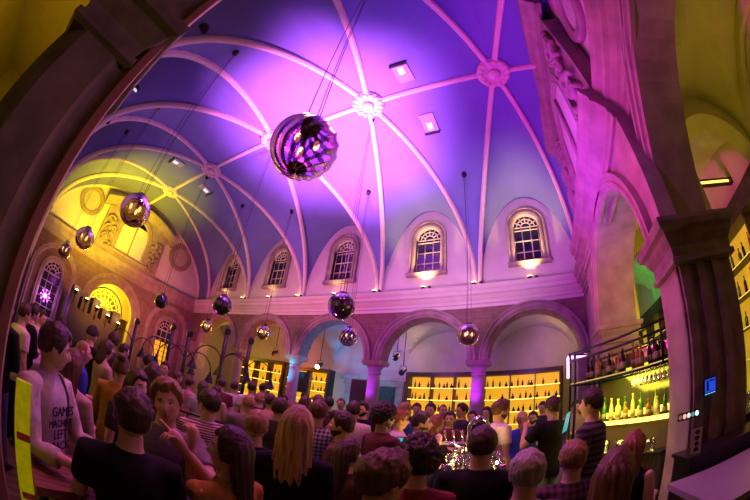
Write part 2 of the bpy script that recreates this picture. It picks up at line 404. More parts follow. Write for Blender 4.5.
m = MB(); m.bx(XL-.2, EDGE[5]+.33, YF-.02, YF+.6, 0, ZS); st('trim_pier_left', m, STONE)

# far aisle: back wall, cross vaults
YA0, YA1 = YF+.62, 13.1
m = MB(); m.bx(XL-.3, XR+3, YA1, YA1+.2, 0, 6); st('wall_far_aisle', m, AISLEP)
m = MB(); nx, ny = 24, 14
for a, b in zip([XL-.3]+EDGE[::-1][:-1], EDGE[::-1]):
    for i in range(nx):
        for j in range(ny):
            def az(p, q):
                u = abs(2*p-1); v = abs(2*q-1); r = 1.55
                return 3.6+r*max(sqrt(max(0, 1-u*u)), sqrt(max(0, 1-v*v))*.98)
            p0, p1, q0, q1 = i/nx, (i+1)/nx, j/ny, (j+1)/ny
            X = lambda p: a+(b-a)*p
            Y = lambda q: YA0+(YA1-YA0)*q
            m.add([(X(p0), Y(q0), az(p0, q0)), (X(p1), Y(q0), az(p1, q0)), (X(p1), Y(q1), az(p1, q1)), (X(p0), Y(q1), az(p0, q1))], [(0, 1, 2, 3)], 0, True)
st('ceiling_far_aisle', m, AISLEP)
m = MB(); m.bx(XL-.5, XL-.3, YA0-.6, YA1, 0, 6); st('wall_far_aisle_left', m, OCHRE)

# left wall: centre arch, flanking windows, end lunette
LC = 4.75
m = MB()
arch_wall(m, PL, YN-.3, YF, 0, ZCO-.3, [(1.0, .56, 3.5, 1.45), (LC, 1.62, 3.2, 0), (8.45, .56, 3.5, 1.45)], 0, -.7); st('wall_left', m, STONEB)
m = MB(); zt = lambda s: fz(min(1, abs(s-YC)/HY))+.1
arch_wall(m, PL, YN, YF, ZCO-.1, zt, [], 0, -.3); st('wall_left_lunette', m, PLASTER)
m = MB(); extr(m, PL, YN, YF, CORN); st('trim_cornice_left', m, STONE)
for k, s in enumerate((1.0, 8.45)):
    m = MB(); arch_ring(m, PL, s, 1.15, 3.5, RING, 0); st('trim_blind_arch_%d' % (k+1), m, STONE)
    sash('window_%d' % (k+6), PL, s, .56, 3.5, 1.45, -.2, 3, .4)
m = MB(); arch_ring(m, PL, LC, 1.62, 3.2, RING, 0); arch_ring(m, PL, LC, 1.35, 3.2, RING, 0); st('trim_door_arch', m, STONE)
# porch behind the centre arch
m = MB(); m.bx(XL-3.2, XL-3, 2.2, 7.3, 0, 5.5); st('wall_porch', m, OCHRE)
m = MB(); N = 20
for k in range(N):
    a, b = pi*k/N, pi*(k+1)/N
    m.add([PL(LC-1.75*cos(a), -.7, 3.2+1.75*sin(a)), PL(LC-1.75*cos(b), -.7, 3.2+1.75*sin(b)), PL(LC-1.75*cos(b), -3, 3.2+1.75*sin(b)), PL(LC-1.75*cos(a), -3, 3.2+1.75*sin(a))], [(0, 1, 2, 3)])
for s in (-1.75, 1.75): m.add([PL(LC+s, -.7, 0), PL(LC+s, -3, 0), PL(LC+s, -3, 3.2), PL(LC+s, -.7, 3.2)], [(0, 1, 2, 3)])
st('ceiling_porch', m, OCHRE)
# fanlight in the porch
root = obj('window_8', None); root['kind'] = 'structure'
m = MB(); PD = lambda s, n, z: PL(s, n-1.5, z)
arch_ring(m, PD, LC, 1.25, 3.2, [(0, -.1), (0, .1), (.5, .1), (.5, -.1)]); arch_ring(m, PD, LC, 1.05, 3.2, [(0, -.06), (0, .12), (.12, .12), (.12, -.06)]); m.build('window_frame', OCHRE, root)
m = MB()
for k in range(1, 9): m.tube([PD(LC-.3*cos(pi*k/9), 0, 3.2+.3*sin(pi*k/9)), PD(LC-1.2*cos(pi*k/9), 0, 3.2+1.2*sin(pi*k/9))], .03, 6)
for q in (.3, .6, .9): m.tube([PD(LC-q*cos(pi*k/16), 0, 3.2+q*sin(pi*k/16)) for k in range(17)], .028, 6)
for k in range(9):
    t = pi*(k+.5)/9; m.tube([PD(LC-1.02*cos(t)+.1*cos(a), 0, 3.2+1.02*sin(t)+.1*sin(a)) for a in [2*pi*j/10 for j in range(11)]], .022, 5)
m.tube([PD(LC-1.25, 0, 3.2), PD(LC+1.25, 0, 3.2)], .06, 8); m.build('glazing_bars', mat('yellow_fanlight_bar', (.85, .7, .25), .6), root)
m = MB(); vs = [PD(LC-1.22*cos(pi*k/20), -.05, 3.2+1.22*sin(pi*k/20)) for k in range(21)]; m.add(vs, [tuple(range(21))]); m.build('pane', mat('dim_fanlight_glass', (.10, .07, .03), .2, .3, 3), root)
root = obj('door_1', None); root['kind'] = 'structure'
m = MB()
for s in (-.62, .62):
    m.box(PD(LC+s, 0, 1.57), (.08, 1.2, 3.1))
    for z in (.6, 1.5, 2.4): m.box(PD(LC+s, .05, z), (.04, .9, .7))
m.build('door_leaf', DARKW, root)

def relief(mb, P, cy, z0, z1, sgn, seed):
    rnd = random.Random(seed); z = z0
    while z < z1:
        for q in range(3):
            s = cy+rnd.uniform(-.3, .3); r = rnd.uniform(.09, .17); M = Matrix.Rotation(rnd.uniform(0, 3), 3, 'X')
            c = P(s, .08, z+rnd.uniform(-.08, .08)); mb.ball(c, (.13, r, r*.65), 9, 6, 0, lambda d: 1+.2*NZ.noise(d*3+V(c)), M)
        z += .2
    for k in range(3):
        zc = z0+(z1-z0)*(.2+.32*k); s0 = cy+sgn*.05
        mb.tube([P(s0+sgn*(.3-.022*t)*cos(t*.8), .14, zc+(.3-.022*t)*sin(t*.8)) for t in range(13)], [.06-.003*t for t in range(13)], 7)
def aedicule(name, P, c, label, flip=False, top=None):
    r = thing(name, label, 'wall niche'); zt = top or 8.4
    m = MB(); w0 = 2.05
    m.loft([[P(s, n, z) for s, z in ((c-w0, 5.8), (c+w0, 5.8), (c+w0*.98, zt-.45), (c-w0*.98, zt-.45))] for n in (-.05, .28)], 0, False)
    m.build('back_slab', STONE, r)
    m = MB(); arch_ring(m, P, c, .86, 7.35, [(0, .2), (0, .34), (.08, .4), (.16, .36), (.18, .4), (.26, .4), (.26, .2)], 6.15); extr(m, P, c-1.2, c+1.2, [(.2, 6.0), (.42, 6.0), (.46, 6.12), (.4, 6.2), (.2, 6.2)]); m.tube([P(c, .34, 6.15), P(c, .34, 8.2)], .05, 6); m.build('niche_frame', STONE, r)
    m = MB(); vs = [P(c-.86, .3, 6.2), P(c+.86, .3, 6.2)]+[P(c+.86*cos(pi*k/16), .3, 7.35+.86*sin(pi*k/16)) for k in range(17)]; m.add(vs, [tuple(range(len(vs)))]); m.build('niche_panel', PLASTER, r)
    for sgn in (-1, 1):
        m = MB(); relief(m, lambda s, n, z: P(s, n+.26, z), c+sgn*1.55, 6.1, zt-.8, sgn, 3+sgn); m.build('carved_relief', STONE, r)
    m = MB(); pr = [(.2, 0), (.34, 0), (.36, .1), (.46, .16), (.52, .3), (.6, .34), (.62, .46), (.2, .46)]
    K = 18; rings = []
    for k in range(K+1):
        t = -1+2*k/K; s = c+t*2.45; z = zt-.5+.62*(1-t*t)
        rings.append([P(s, n, z+dz) for n, dz in pr])
    m.loft(rings, 0, False)
    for k in range(K):
        a, b = -1+2*k/K, -1+2*(k+1)/K
        m.add([P(c+a*2.1, .3, zt-.5), P(c+b*2.1, .3, zt-.5), P(c+b*2.1, .3, zt-.4+.62*(1-b*b)), P(c+a*2.1, .3, zt-.4+.62*(1-a*a))], [(0, 1, 2, 3)])
    m.build('curved_pediment', STONE, r)
    return r
def medallion(P, s, z, label, r=.72):
    t = thing('wall_medallion', label, 'medallion', group=None)
    m = MB(); N = 32
    m.loft([[P(s+(r+a)*cos(2*pi*k/N), n, z+(r+a)*sin(2*pi*k/N)) for a, n in ((-.2, -.02), (-.2, .05), (-.13, .12), (-.06, .08), (0, .12), (.06, .1), (.06, -.02))] for k in range(N)], 0, True, False, True)
    m.build('moulded_ring', STONE, t)
    m = MB(); vs = [P(s+(r-.18)*cos(2*pi*k/N), .03, z+(r-.18)*sin(2*pi*k/N)) for k in range(N)]; m.add(vs, [tuple(range(N))]); m.build('panel', mat('medallion_panel', (.62, .55, .42), .8), t)
aedicule('wall_niche', PL, LC-.1, 'large carved stone niche with curved pediment high on the yellow-lit end wall')
medallion(PL, 1.5, 7.75, 'round moulded medallion in yellow light, outer side of the carved niche')
medallion(PL, 8.0, 7.75, 'round moulded medallion in pink light between carved niche and far corner')
aedicule('wall_niche', lambda s, n, z: PR(s, n+.1, z), 5.05, 'carved stone niche with pediment on the magenta right wall, seen edge on', top=9.0)
medallion(PR, 2.35, 7.45, 'dark oval-looking medallion on the magenta right wall at the top edge', .6)

# right wall: near arch, projecting centre bay, cornice
NA, CA = (1.5, 1.72, ZS, 0), (5.3, 1.78, ZS, 0)
m = MB(); arch_wall(m, PR, -.66, YF, 0, ZCO-.3, [NA, CA], 0, -.66); st('wall_right', m, STONE)
m = MB(); arch_wall(m, PR, 3.0, 8.05, 0, ZCO-.3, [(5.3, 1.78, ZS, 0)], .25, 0); st('wall_right_centre', m, STONE)
m = MB(); arch_wall(m, PR, YN, YF, ZCO-.1, zt, [], 0, -.3); st('wall_right_lunette', m, PLASTER)
m = MB(); extr(m, PR, -.66, YF, CORN); st('trim_cornice_right', m, STONE)
m = MB(); extr(m, lambda s, n, z: PR(s, n+.25, z), 2.98, 8.07, CORN); st('trim_cornice_right_centre', m, STONE)
m = MB(); arch_ring(m, lambda s, n, z: PR(s, n+.25, z), 5.3, 1.78, ZS, RING); st('trim_archivolt_right', m, STONE)
m = MB(); arch_ring(m, PR, 1.5, 1.72, ZS, RING); st('trim_archivolt_near', m, STONE)
def pier_cap(mb, x0, x1, y0, y1, z0, z1, out=.16):
    k = 7; pr = [(.0, 0), (.25, .05), (.25, .16), (.05, .2), (.1, .42), (.45, .6), (.55, .72), (.9, .78), (1, .9), (1, 1), (0, 1)]
    rings = []
    for a, b in pr:
        e = out*a+.004; z = z0+(z1-z0)*b; rings.append([(x0-e, y0-e, z), (x1+e, y0-e, z), (x1+e, y1+e, z), (x0-e, y1+e, z)])
    mb.loft(rings, 0, False)
root = obj('pillar', None); root['kind'] = 'structure'
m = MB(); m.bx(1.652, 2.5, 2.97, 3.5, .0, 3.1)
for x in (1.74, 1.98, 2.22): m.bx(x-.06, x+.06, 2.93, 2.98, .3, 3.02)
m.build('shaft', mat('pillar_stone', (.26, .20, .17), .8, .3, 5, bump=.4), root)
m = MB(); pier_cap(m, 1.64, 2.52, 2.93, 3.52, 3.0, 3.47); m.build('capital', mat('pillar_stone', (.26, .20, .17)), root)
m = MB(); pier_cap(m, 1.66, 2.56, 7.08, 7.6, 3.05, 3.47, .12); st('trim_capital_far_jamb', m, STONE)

# right aisle
XA = 4.75
m = MB(); m.bx(XA, XA+.2, -4, 13.1, 0, 7.5); st('wall_right_aisle', m, OCHRE)
m = MB(); ny = 26; nx = 14
yb = [-3.9, -.3, 3.3, 7.35, 10.6, 13.1]
for a, b in zip(yb, yb[1:]):
    for i in range(nx):
        for j in range(ny):
            def az(p, q):
                u = abs(2*p-1); v = abs(2*q-1); return 4.55+1.35*max(sqrt(max(0, 1-u*u)), sqrt(max(0, 1-v*v))*.97)
            p0, p1, q0, q1 = i/nx, (i+1)/nx, j/ny, (j+1)/ny
            X = lambda p: XR+.66+(XA-XR-.66)*p
            Y = lambda q: a+(b-a)*q
            m.add([(X(p0), Y(q0), az(p0, q0)), (X(p1), Y(q0), az(p1, q0)), (X(p1), Y(q1), az(p1, q1)), (X(p0), Y(q1), az(p0, q1))], [(0, 1, 2, 3)], 0, True)
st('ceiling_right_aisle', m, OCHRE)
m = MB(); arch_wall(m, PX(XA-.02), -.3, 3.3, 4.2, 6.2, [(1.7, 1.25, 4.45, 4.3)], 0.14, 0); st('trim_blind_arch_right', m, OCHRE)
for y in (3.3, 7.35):
    m = MB(); P = PB(y+.25); arch_wall(m, P, XR+.66, XA, ZS, 6, [((XR+.66+XA)/2, .9, 4.6, ZS)], .25, -.1); st('trim_cross_arch_%d' % y, m, OCHRE)

# near wall: pier beside the camera, arch overhead, near aisle behind it
m = MB(); arch_wall(m, PB(-.5), XL, -1.52, ZS+.1, lambda s: vz(s, YN)+.3, [], 0, .15); st('wall_near', m, PLASTER)
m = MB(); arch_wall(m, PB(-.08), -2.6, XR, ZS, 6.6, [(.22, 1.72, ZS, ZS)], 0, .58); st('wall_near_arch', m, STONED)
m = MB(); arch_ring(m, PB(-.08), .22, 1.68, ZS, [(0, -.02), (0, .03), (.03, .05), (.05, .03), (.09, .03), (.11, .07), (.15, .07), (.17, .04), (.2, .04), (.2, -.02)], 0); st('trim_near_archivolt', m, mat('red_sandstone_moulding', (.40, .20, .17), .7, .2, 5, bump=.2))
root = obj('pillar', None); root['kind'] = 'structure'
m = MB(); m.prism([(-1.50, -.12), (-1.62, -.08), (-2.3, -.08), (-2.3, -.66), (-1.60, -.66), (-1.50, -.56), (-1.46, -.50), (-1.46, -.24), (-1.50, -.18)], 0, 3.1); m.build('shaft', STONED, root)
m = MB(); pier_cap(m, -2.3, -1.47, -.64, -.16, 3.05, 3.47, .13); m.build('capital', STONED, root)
m = MB(); m.bx(-9, -8.8, -4.2, -.6, 0, 6.5); m.bx(-9, 6, -4.4, -4.2, 0, 6.5); m.bx(XR+.66, XR+.8, -4.2, -.66, 0, 6.5); st('wall_near_aisle', m, OCHRE)
m = MB(); m.bx(-9, XR+.7, -4.2, -.66, 6.2, 6.4); st('ceiling_near_aisle', m, OCHRE)
# ------------------------------------------------------------------ backlit cabinets and their bottles
BOT = {}
def bottle_mesh(kind, m):
    k = (kind, m.name)
    if k in BOT: return BOT[k]
    pr = {'wine': [(.001, 0), (.037, .004), (.038, .19), (.032, .215), (.015, .24), (.014, .30), (.016, .302), (.016, .315), (.001, .316)],
          'spirit': [(.001, 0), (.042, .004), (.043, .17), (.036, .195), (.016, .215), (.015, .265), (.02, .267), (.02, .295), (.001, .296)],
          'squat': [(.001, 0), (.055, .004), (.06, .06), (.05, .13), (.02, .16), (.018, .19), (.026, .2), (.026, .235), (.001, .236)],
          'tall': [(.001, 0), (.036, .004), (.034, .2), (.026, .25), (.014, .29), (.013, .35), (.017, .352), (.017, .37), (.001, .371)]}[kind]
    b = MB(); b.lathe(pr, n=12); BOT[k] = b.mesh('bottle', m); return BOT[k]
DARKB = mat('dark_bottle_glass', (.02, .016, .01), .2, .3, 5, spec=.3)
GREENB = mat('green_bottle_glass', (.05, .22, .05), .12, .2, 5, coat=.5)
AMBERB = mat('amber_bottle_glass', (.35, .14, .02), .15, .2, 5)
PALEB = mat('pale_lit_bottle', (.75, .78, .35), .15, .1, 5, coat=.5)
BROWNB = mat('brown_figurine', (.12, .07, .03), .5, .3, 6)
LABELM = mat('cream_bottle_label', (.38, .32, .18), .6, .05, 5)
def cabinet(x0, x1, y, z0, z1, nc, nr, label, rows, seed, blabel, dens=4):
    t = thing('backlit_cabinet', label, 'cabinet', ((x0+x1)/2, y, 0)); w_ = x1-x0; zb = z0
    m = MB(); m.bx(-w_/2-.12, w_/2+.12, -.22, .3, z1, z1+.16); m.bx(-w_/2-.12, -w_/2, -.2, .3, 0, z1); m.bx(w_/2, w_/2+.12, -.2, .3, 0, z1); m.bx(-w_/2, w_/2, -.2, .3, 0, zb); m.build('frame', DARKW, t)
    m = MB(); m.bx(-w_/2, w_/2, .27, .3, zb, z1); m.build('back_panel', YPANEL, t)
    for i in range(1, nc):
        m = MB(); x = -w_/2+w_*i/nc; m.bx(x-.02, x+.02, -.16, .27, zb, z1); m.build('divider', DARKW, t)
    dz = (z1-zb)/nr
    for j in range(nr):
        m = MB(); m.bx(-w_/2, w_/2, -.14, .27, zb+dz*j-.012, zb+dz*j+.012); s = m.build('shelf', mat('amber_glass_shelf', (.5, .33, .06), .3), t)
        q = MB(); q.bx(-w_/2, w_/2, -.15, -.135, zb+dz*j-.014, zb+dz*j+.016); q.build('light_strip', YSTRIP, s)
    rnd = random.Random(seed)
    words = {nr-1: 'top', nr-2: 'second', nr-3: 'third', nr-4: 'fourth'}
    for j in range(nr-rows, nr):
        for i in range(nc):
            n = rnd.randint(dens-2, dens+1)
            for k in range(n):
                px = t.location.x-w_/2+w_*(i+(k+.5+rnd.uniform(-.25, .25))/max(n, 1))/nc
                kd = rnd.choice(['wine', 'spirit', 'squat', 'tall', 'squat']); mm = rnd.choice([DARKB, DARKB, AMBERB, BROWNB])
                o = obj('bottle', bottle_mesh(kd, mm), None, (px, y+rnd.uniform(-.02, .1), zb+dz*j+.0125), 0, label='small dark bottle on the %s shelf of %s' % (words[j], blabel), cat='bottle', group='bottles on the %s shelf of %s' % (words[j], blabel))
                s = min(1, (dz-.06)/.37)*rnd.uniform(.75, 1); o.scale = (1, 1, s)
cabinet(-4.75, -2.0, 12.55, .35, 3.2, 3, 6, 'wide amber-backlit bottle cabinet left of the purple column', 4, 1, 'amber cabinet left of purple column', 4)
cabinet(-1.72, 1.15, 12.55, .35, 3.2, 3, 6, 'wide amber-backlit bottle cabinet right of the purple column', 4, 2, 'amber cabinet right of purple column', 4)
cabinet(-14.4, -11.3, 12.4, .35, 3.25, 3, 6, 'amber-backlit cabinet behind the lamp posts at far left', 3, 3, 'amber cabinet behind lamp posts', 3)
cabinet(-10.9, -8.55, 12.4, .35, 3.1, 2, 6, 'amber-backlit cabinet beside the teal-lit column', 3, 4, 'amber cabinet beside teal column', 4)
# classical doorway in the far aisle
root = obj('door_2', None); root['kind'] = 'structure'
m = MB()
for s in (-1.25, 1.25): m.bx(-6.6+s-.16, -6.6+s+.16, 12.95, 13.1, 0, 2.75)
m.bx(-8.05, -5.15, 12.9, 13.1, 2.75, 3.0); m.bx(-8.2, -5.0, 12.8, 13.1, 3.0, 3.14); m.build('door_frame', STONE, root)
m = MB(); m.bx(-7.7, -6.7, 13.0, 13.08, 0, 2.7); m.bx(-6.5, -5.5, 13.0, 13.08, 0, 2.7)
for x in (-7.2, -6.0):
    for z in (.7, 1.9): m.bx(x-.35, x+.35, 12.97, 13.0, z-.45, z+.45)
m.build('door_leaf', DARKW, root)
root = obj('door_3', None); root['kind'] = 'structure'
m = MB(); m.bx(-15.6, -14.75, 12.98, 13.08, 0, 2.75); m.build('door_leaf', mat('green_door', (.12, .3, .16), .5), root)
m = MB(); m.bx(-15.72, -15.6, 12.9, 13.1, 0, 2.87); m.bx(-14.75, -14.63, 12.9, 13.1, 0, 2.87); m.bx(-15.6, -14.75, 12.9, 13.1, 2.75, 2.87); m.build('door_frame', MUNT, root)

# loudspeakers on poles in the far arches
def speaker(x, y, z, rz, label, w_=.52, h=.85, pole=True):
    t = thing('loudspeaker', label, 'speaker', (x, y, 0), rz)
    m = MB(); m.prism([(-w_/2, -.2), (w_/2, -.2), (w_*.36, .24), (-w_*.36, .24)], z-h/2, z+h/2); m.build('cabinet', BLACK, t)
    m = MB(); m.bx(-w_/2+.03, w_/2-.03, -.225, -.2, z-h/2+.04, z+h/2-.04); m.build('grille', mat('speaker_grille', (.03, .03, .035), .6, .4, 60), t)
    m = MB(); m.lathe([(.12, -.24), (.12, -.225), (.06, -.22)], (0, 0, 0)); 
    if pole:
        m = MB(); m.tube([(0, 0, .3), (0, 0, z-h/2)], .03); m.build('pole', STEEL, t)
        for a in range(3):
            m = MB(); c, s = cos(a*2.094), sin(a*2.094); m.tube([(c*.02, s*.02, .75), (c*.5, s*.5, .02)], .018, 6, round_=True); m.build('leg', STEEL, t)
speaker(-6.35, 11.4, 2.35, .1, 'blue-lit loudspeaker on a stand before the far doorway', .62, 1.0)
speaker(-8.95, 11.2, 2.45, .2, 'black loudspeaker in front of amber cabinet behind teal column', .62, .9)

# ------------------------------------------------------------------ stage spotlights in the arches, uplights on the cornice
def stage_spot(x, y, z, label, up=1.0, lit=False, aim=(0, -1, -.6)):
    t = thing('stage_spotlight', label, 'spotlight', (x, y, z))
    m = MB(); d = V(aim).normalized()*.17; m.tube([-d, -d*.5, d*.7, d], [.06, .1, .105, .115], 12); m.build('housing', BLACK, t)
    m = MB(); m.tube([d*.99, d*1.04], .1, 12); m.build('lens', SPOTL if lit else mat('dark_lens', (.05, .04, .08), .1), t)
    m = MB(); m.tube([(-.13, 0, 0), (-.13, 0, .2), (.13, 0, .2), (.13, 0, 0)], .012, 6); m.tube([(0, 0, .2), (0, 0, up)], .015, 6); m.build('bracket', STEEL, t)
stage_spot(-9.05, 11.2, 4.0, 'dark stage spotlight in the arch right of the teal column', 1.3)
stage_spot(-8.05, 10.9, 3.25, 'lit stage spotlight hanging beside the teal column', 2.0, True)
stage_spot(-4.55, 11.2, 3.25, 'dark stage spotlight under the arch left of the purple column', 2.1)
stage_spot(-4.85, 11.2, 3.8, 'small upper stage spotlight beside the middle column arch', 1.5)
stage_spot(-10.95, 11.2, 3.65, 'dark stage spotlight in the orange-lit arch', 1.7)
stage_spot(-13.1, 11.2, 3.75, 'dark stage spotlight in the yellow-lit arch', 1.6)
UPW = ['under the window nearest the right wall', 'under the second window from the right', 'under the third window from the right', 'under the fourth window from the right', 'under the window nearest the left wall']
def uplight(x, label, grp=None):
    t = thing('cornice_uplight', label, 'uplight', (x, YF-.22, ZCO+.02), group=grp)
    m = MB(); m.lathe([(.06, 0), (.07, .01), (.09, .1), (.08, .11)], n=12); m.build('housing', BLACK, t)
    m = MB(); m.lathe([(.01, .1), (.075, .105), (.075, .125), (.01, .13)], n=12); m.build('lens', SPOTL, t)
    m = MB(); m.ball((.22, 0, .07), .07, 10, 8); m.build('twin_head', BLACK, t)
for i, x in enumerate(WC):
    uplight(x-.05, 'small warm uplight on the cornice ledge '+UPW[i])
    lamp('uplight', 'SPOT', (x, YF-.36, ZCO+.2), (1, .66, .22), 420 if i < 2 else 50, (x, YF-.22, ZCO+3), .05, 100, 1.0)
for i, x in enumerate(EDGE[1:5]):
    uplight(x-.1, 'small warm uplight on the cornice ledge at the %s rib foot from the right' % ROSE[i])

# ------------------------------------------------------------------ globe pendants on steel wires
SWIRL = glassy('violet_swirl_glass', (.66, .42, .66), (1, .8, 1), .22, .20, .05)
FLUTE = glassy('dark_violet_flute', (.10, .03, .11), (1, .8, 1), .22, .2, .05)
SMOKE = glassy('smoked_globe_glass', (.42, .34, .28), (1, .9, .8), .03, .30, .12)
MIRR = mat('black_mirror_glass', (.02, .012, .03), .07, .2, 3, metal=.0, spec=1.0, coat=1.0)
def globe(x, y, z, label, kind, r=.28):
    t = thing('globe_pendant', label, 'pendant lamp', (x, y, z), group=None)
    m = MB(); seg = 156 if kind == 'swirl' else 36; NR = 40 if kind == 'swirl' else 28
    rings = []
    for i in range(NR+1):
        th = .12+(pi-.12)*i/NR; th = min(th, pi-.02)
        rg = []
        for j in range(seg):
            ph = 2*pi*j/seg; tw = ph+th*.75
            rr = r*(1+(.022*sin(tw*13) if kind == 'swirl' else .004*sin(tw*12)))
            rg.append((rr*sin(th)*cos(ph), rr*sin(th)*sin(ph), rr*cos(th)))
        rings.append(rg)
    m.loft(rings, 0, True, False)
    if kind == 'swirl': m.m = [1 if ((q % seg)/seg*13+(q//seg)/NR*13*.75*.5) % 1 < .45 else 0 for q in range(len(m.f))]
    m.build('glass_globe', {'swirl': [SWIRL, FLUTE], 'smoke': SMOKE, 'mirror': MIRR}[kind], t)
    m = MB(); m.lathe([(.01, .2), (.085, .2), (.09, .29), (.05, .31), (.01, .315)] if r > .2 else [(.01, .1), (.05, .1), (.05, .17)], n=16); cp = m.build('cap', BLACK, t)
    if kind != 'mirror':
        for k in range(3):
            a = 2.1*k+.5; m = MB(); m.tube([(.05*cos(a), .05*sin(a), .2), (.085*cos(a), .085*sin(a), .08)], .018, 8); h = m.build('lamp_holder', BLACK, t)
            m = MB(); m.ball((.10*cos(a), .10*sin(a), .02), (.026, .026, .055), 10, 8); m.build('bulb', BULB, h)
        m = MB(); m.lathe([(.01, -.27), (.08, -.255), (.085, -.235), (.01, -.23)], n=14); m.build('base_cap', BLACK, t)
    zt = vz(x, y)-z
    m = MB()
    for k in range(3):
        a = 2.1*k; m.tube([(.07*cos(a), .07*sin(a), .28), (.03*cos(a), .03*sin(a), zt-.05)], .005, 5)
    m.build('wire', WIRE, t)
    m = MB(); m.lathe([(.07, zt-.1), (.08, zt-.04), (.08, zt+.05)], n=12); m.build('ceiling_hook', BLACK, t)
globe(-1.538, 1.351, 3.75, 'large clear swirl-ribbed globe lamp hanging nearest under the bright vault', 'swirl', 0.285)
globe(-5.066, 1.216, 3.9, 'smoked globe lamp with three bulbs in front of the carved niche', 'smoke', 0.28)
globe(-8.456, 0.993, 3.85, 'smoked globe lamp below and left of the carved niche, middle of three', 'smoke', 0.28)
globe(-11.501, 0.804, 3.85, 'smallest smoked globe lamp above the tall window at far left', 'smoke', 0.28)
globe(-7.340, 5.101, 3.8, 'dark mirrored globe lamp near the far left corner of the hall', 'mirror', 0.28)
globe(-11.281, 5.023, 3.9, 'small dark mirrored globe lamp beside the yellow doorway arch', 'mirror', 0.28)
globe(-3.605, 5.305, 3.8, 'big dark mirrored globe lamp in front of the middle arch', 'mirror', 0.28)
globe(-4.889, 7.764, 3.75, 'violet-lit clear globe lamp just below the big dark globe', 'swirl', 0.27)
globe(-8.407, 7.813, 3.8, 'small clear globe lamp with bulbs before the orange-lit arch', 'smoke', 0.25)
globe(-11.020, 7.157, 3.7, 'small clear globe lamp before the yellow-lit leftmost arch', 'smoke', 0.25)
globe(-1.531, 7.801, 3.75, 'smoked globe lamp with bulbs hanging beside the purple column', 'smoke', 0.28)

# ceiling floodlight plates and little ceiling spots
def ceil_plate(x, y, label):
    z = vz(x, y); e = .15; nx = (vz(x+e, y)-vz(x-e, y))/(2*e); ny = (vz(x, y+e)-vz(x, y-e))/(2*e)
    n = V((nx, ny, -1)).normalized()
    t = thing('ceiling_floodlight', label, 'ceiling light', V((x, y, z))+n*.03); t.rotation_mode = 'QUATERNION'; t.rotation_quaternion = n.to_track_quat('Z', 'X')
    m = MB(); m.box((0, 0, .0), (.62, .42, .05)); m.build('plate', mat('violet_grey_plate', (.45, .4, .6), .5), t)
    m = MB(); m.box((-.33, 0, .05), (.05, .46, .12)); m.build('hood', BLACK, t)
    m = MB(); m.box((-.1, 0, .04), (.22, .16, .05)); m.build('lens', mat('pale_lens', (.9, .85, 1), .3, emit=(1, .8, 1), es=.8), t)
def ceil_spot(x, y, label, lit):
    t = thing('ceiling_spotlight', label, 'spotlight', (x, y, vz(x, y)-.04))
    m = MB(); m.lathe([(.13, .1), (.14, 0), (.11, -.03), (.1, .0)], n=16); m.build('ring', BLACK, t)
    m = MB(); m.lathe([(.01, .0), (.1, -.005), (.1, -.02), (.01, -.03)], n=16); m.build('lens', mat('pale_lens', (.9, .85, 1), .3) if lit else mat('dark_lens', (.05, .04, .08), .1), t)
ceil_plate(-2.10, 4.08, 'pale floodlight plate in the vault, upper of the two between rosettes')
ceil_plate(-2.05, 5.92, 'pale floodlight plate in the vault, lower of the two between rosettes')
ceil_plate(-11.71, 3.57, 'floodlight plate in the yellow part of the vault, outer one')
ceil_plate(-12.06, 5.50, 'floodlight plate in the green-lit part of the vault, by the corner')

# ------------------------------------------------------------------ double-arm lamp posts along the seating
def lamp_post(x, y, h, rz, label, arm=.55):
    t = thing('lamp_post', label, 'lamp post', (x, y, 0), rz)
    m = MB(); m.tube([(0, 0, .03), (0, 0, h)], .055, 8); m.box((0, 0, h*.96), (.16, .12, .12)); m.build('pole', BLACK, t)
    m = MB(); m.lathe([(.2, 0), (.2, .03), (.06, .08), (.05, .1)], n=14); m.build('base', BLACK, t)
    for s in (-1, 1):
        m = MB(); zc = h*.68; pts = [(s*arm*(1-cos(pi*k/12))*.5*1.35, 0, zc+arm*.75*sin(pi*k/12)) for k in range(13)]; m.tube(pts, .016, 6); a = m.build('arm', BLACK, t)
        q = MB(); e = pts[-1]; q.lathe([(.02, .02), (.035, -.02), (.06, -.1), (.14, -.26), (.15, -.28)], e, 14); q.build('bell_shade', BLACK, a)
lamp_post(-6.89, 5.15, 3.22, 1.08, 'black double-arm lamp post in front of the yellow-lit arch')
lamp_post(-6.93, 6.05, 3.21, 1.00, 'black double-arm lamp post in front of the left cabinet, nearest the teal column')
lamp_post(-7.42, 4.35, 2.85, 1.19, 'black double-arm lamp post left of the yellow-lit arch near the corner')
lamp_post(-8.17, 4.23, 2.95, 1.24, 'black double-arm lamp post before the arched window in the end wall')
lamp_post(-9.35, 3.55, 2.77, 1.36, 'black double-arm lamp post at the right edge of the yellow doorway')

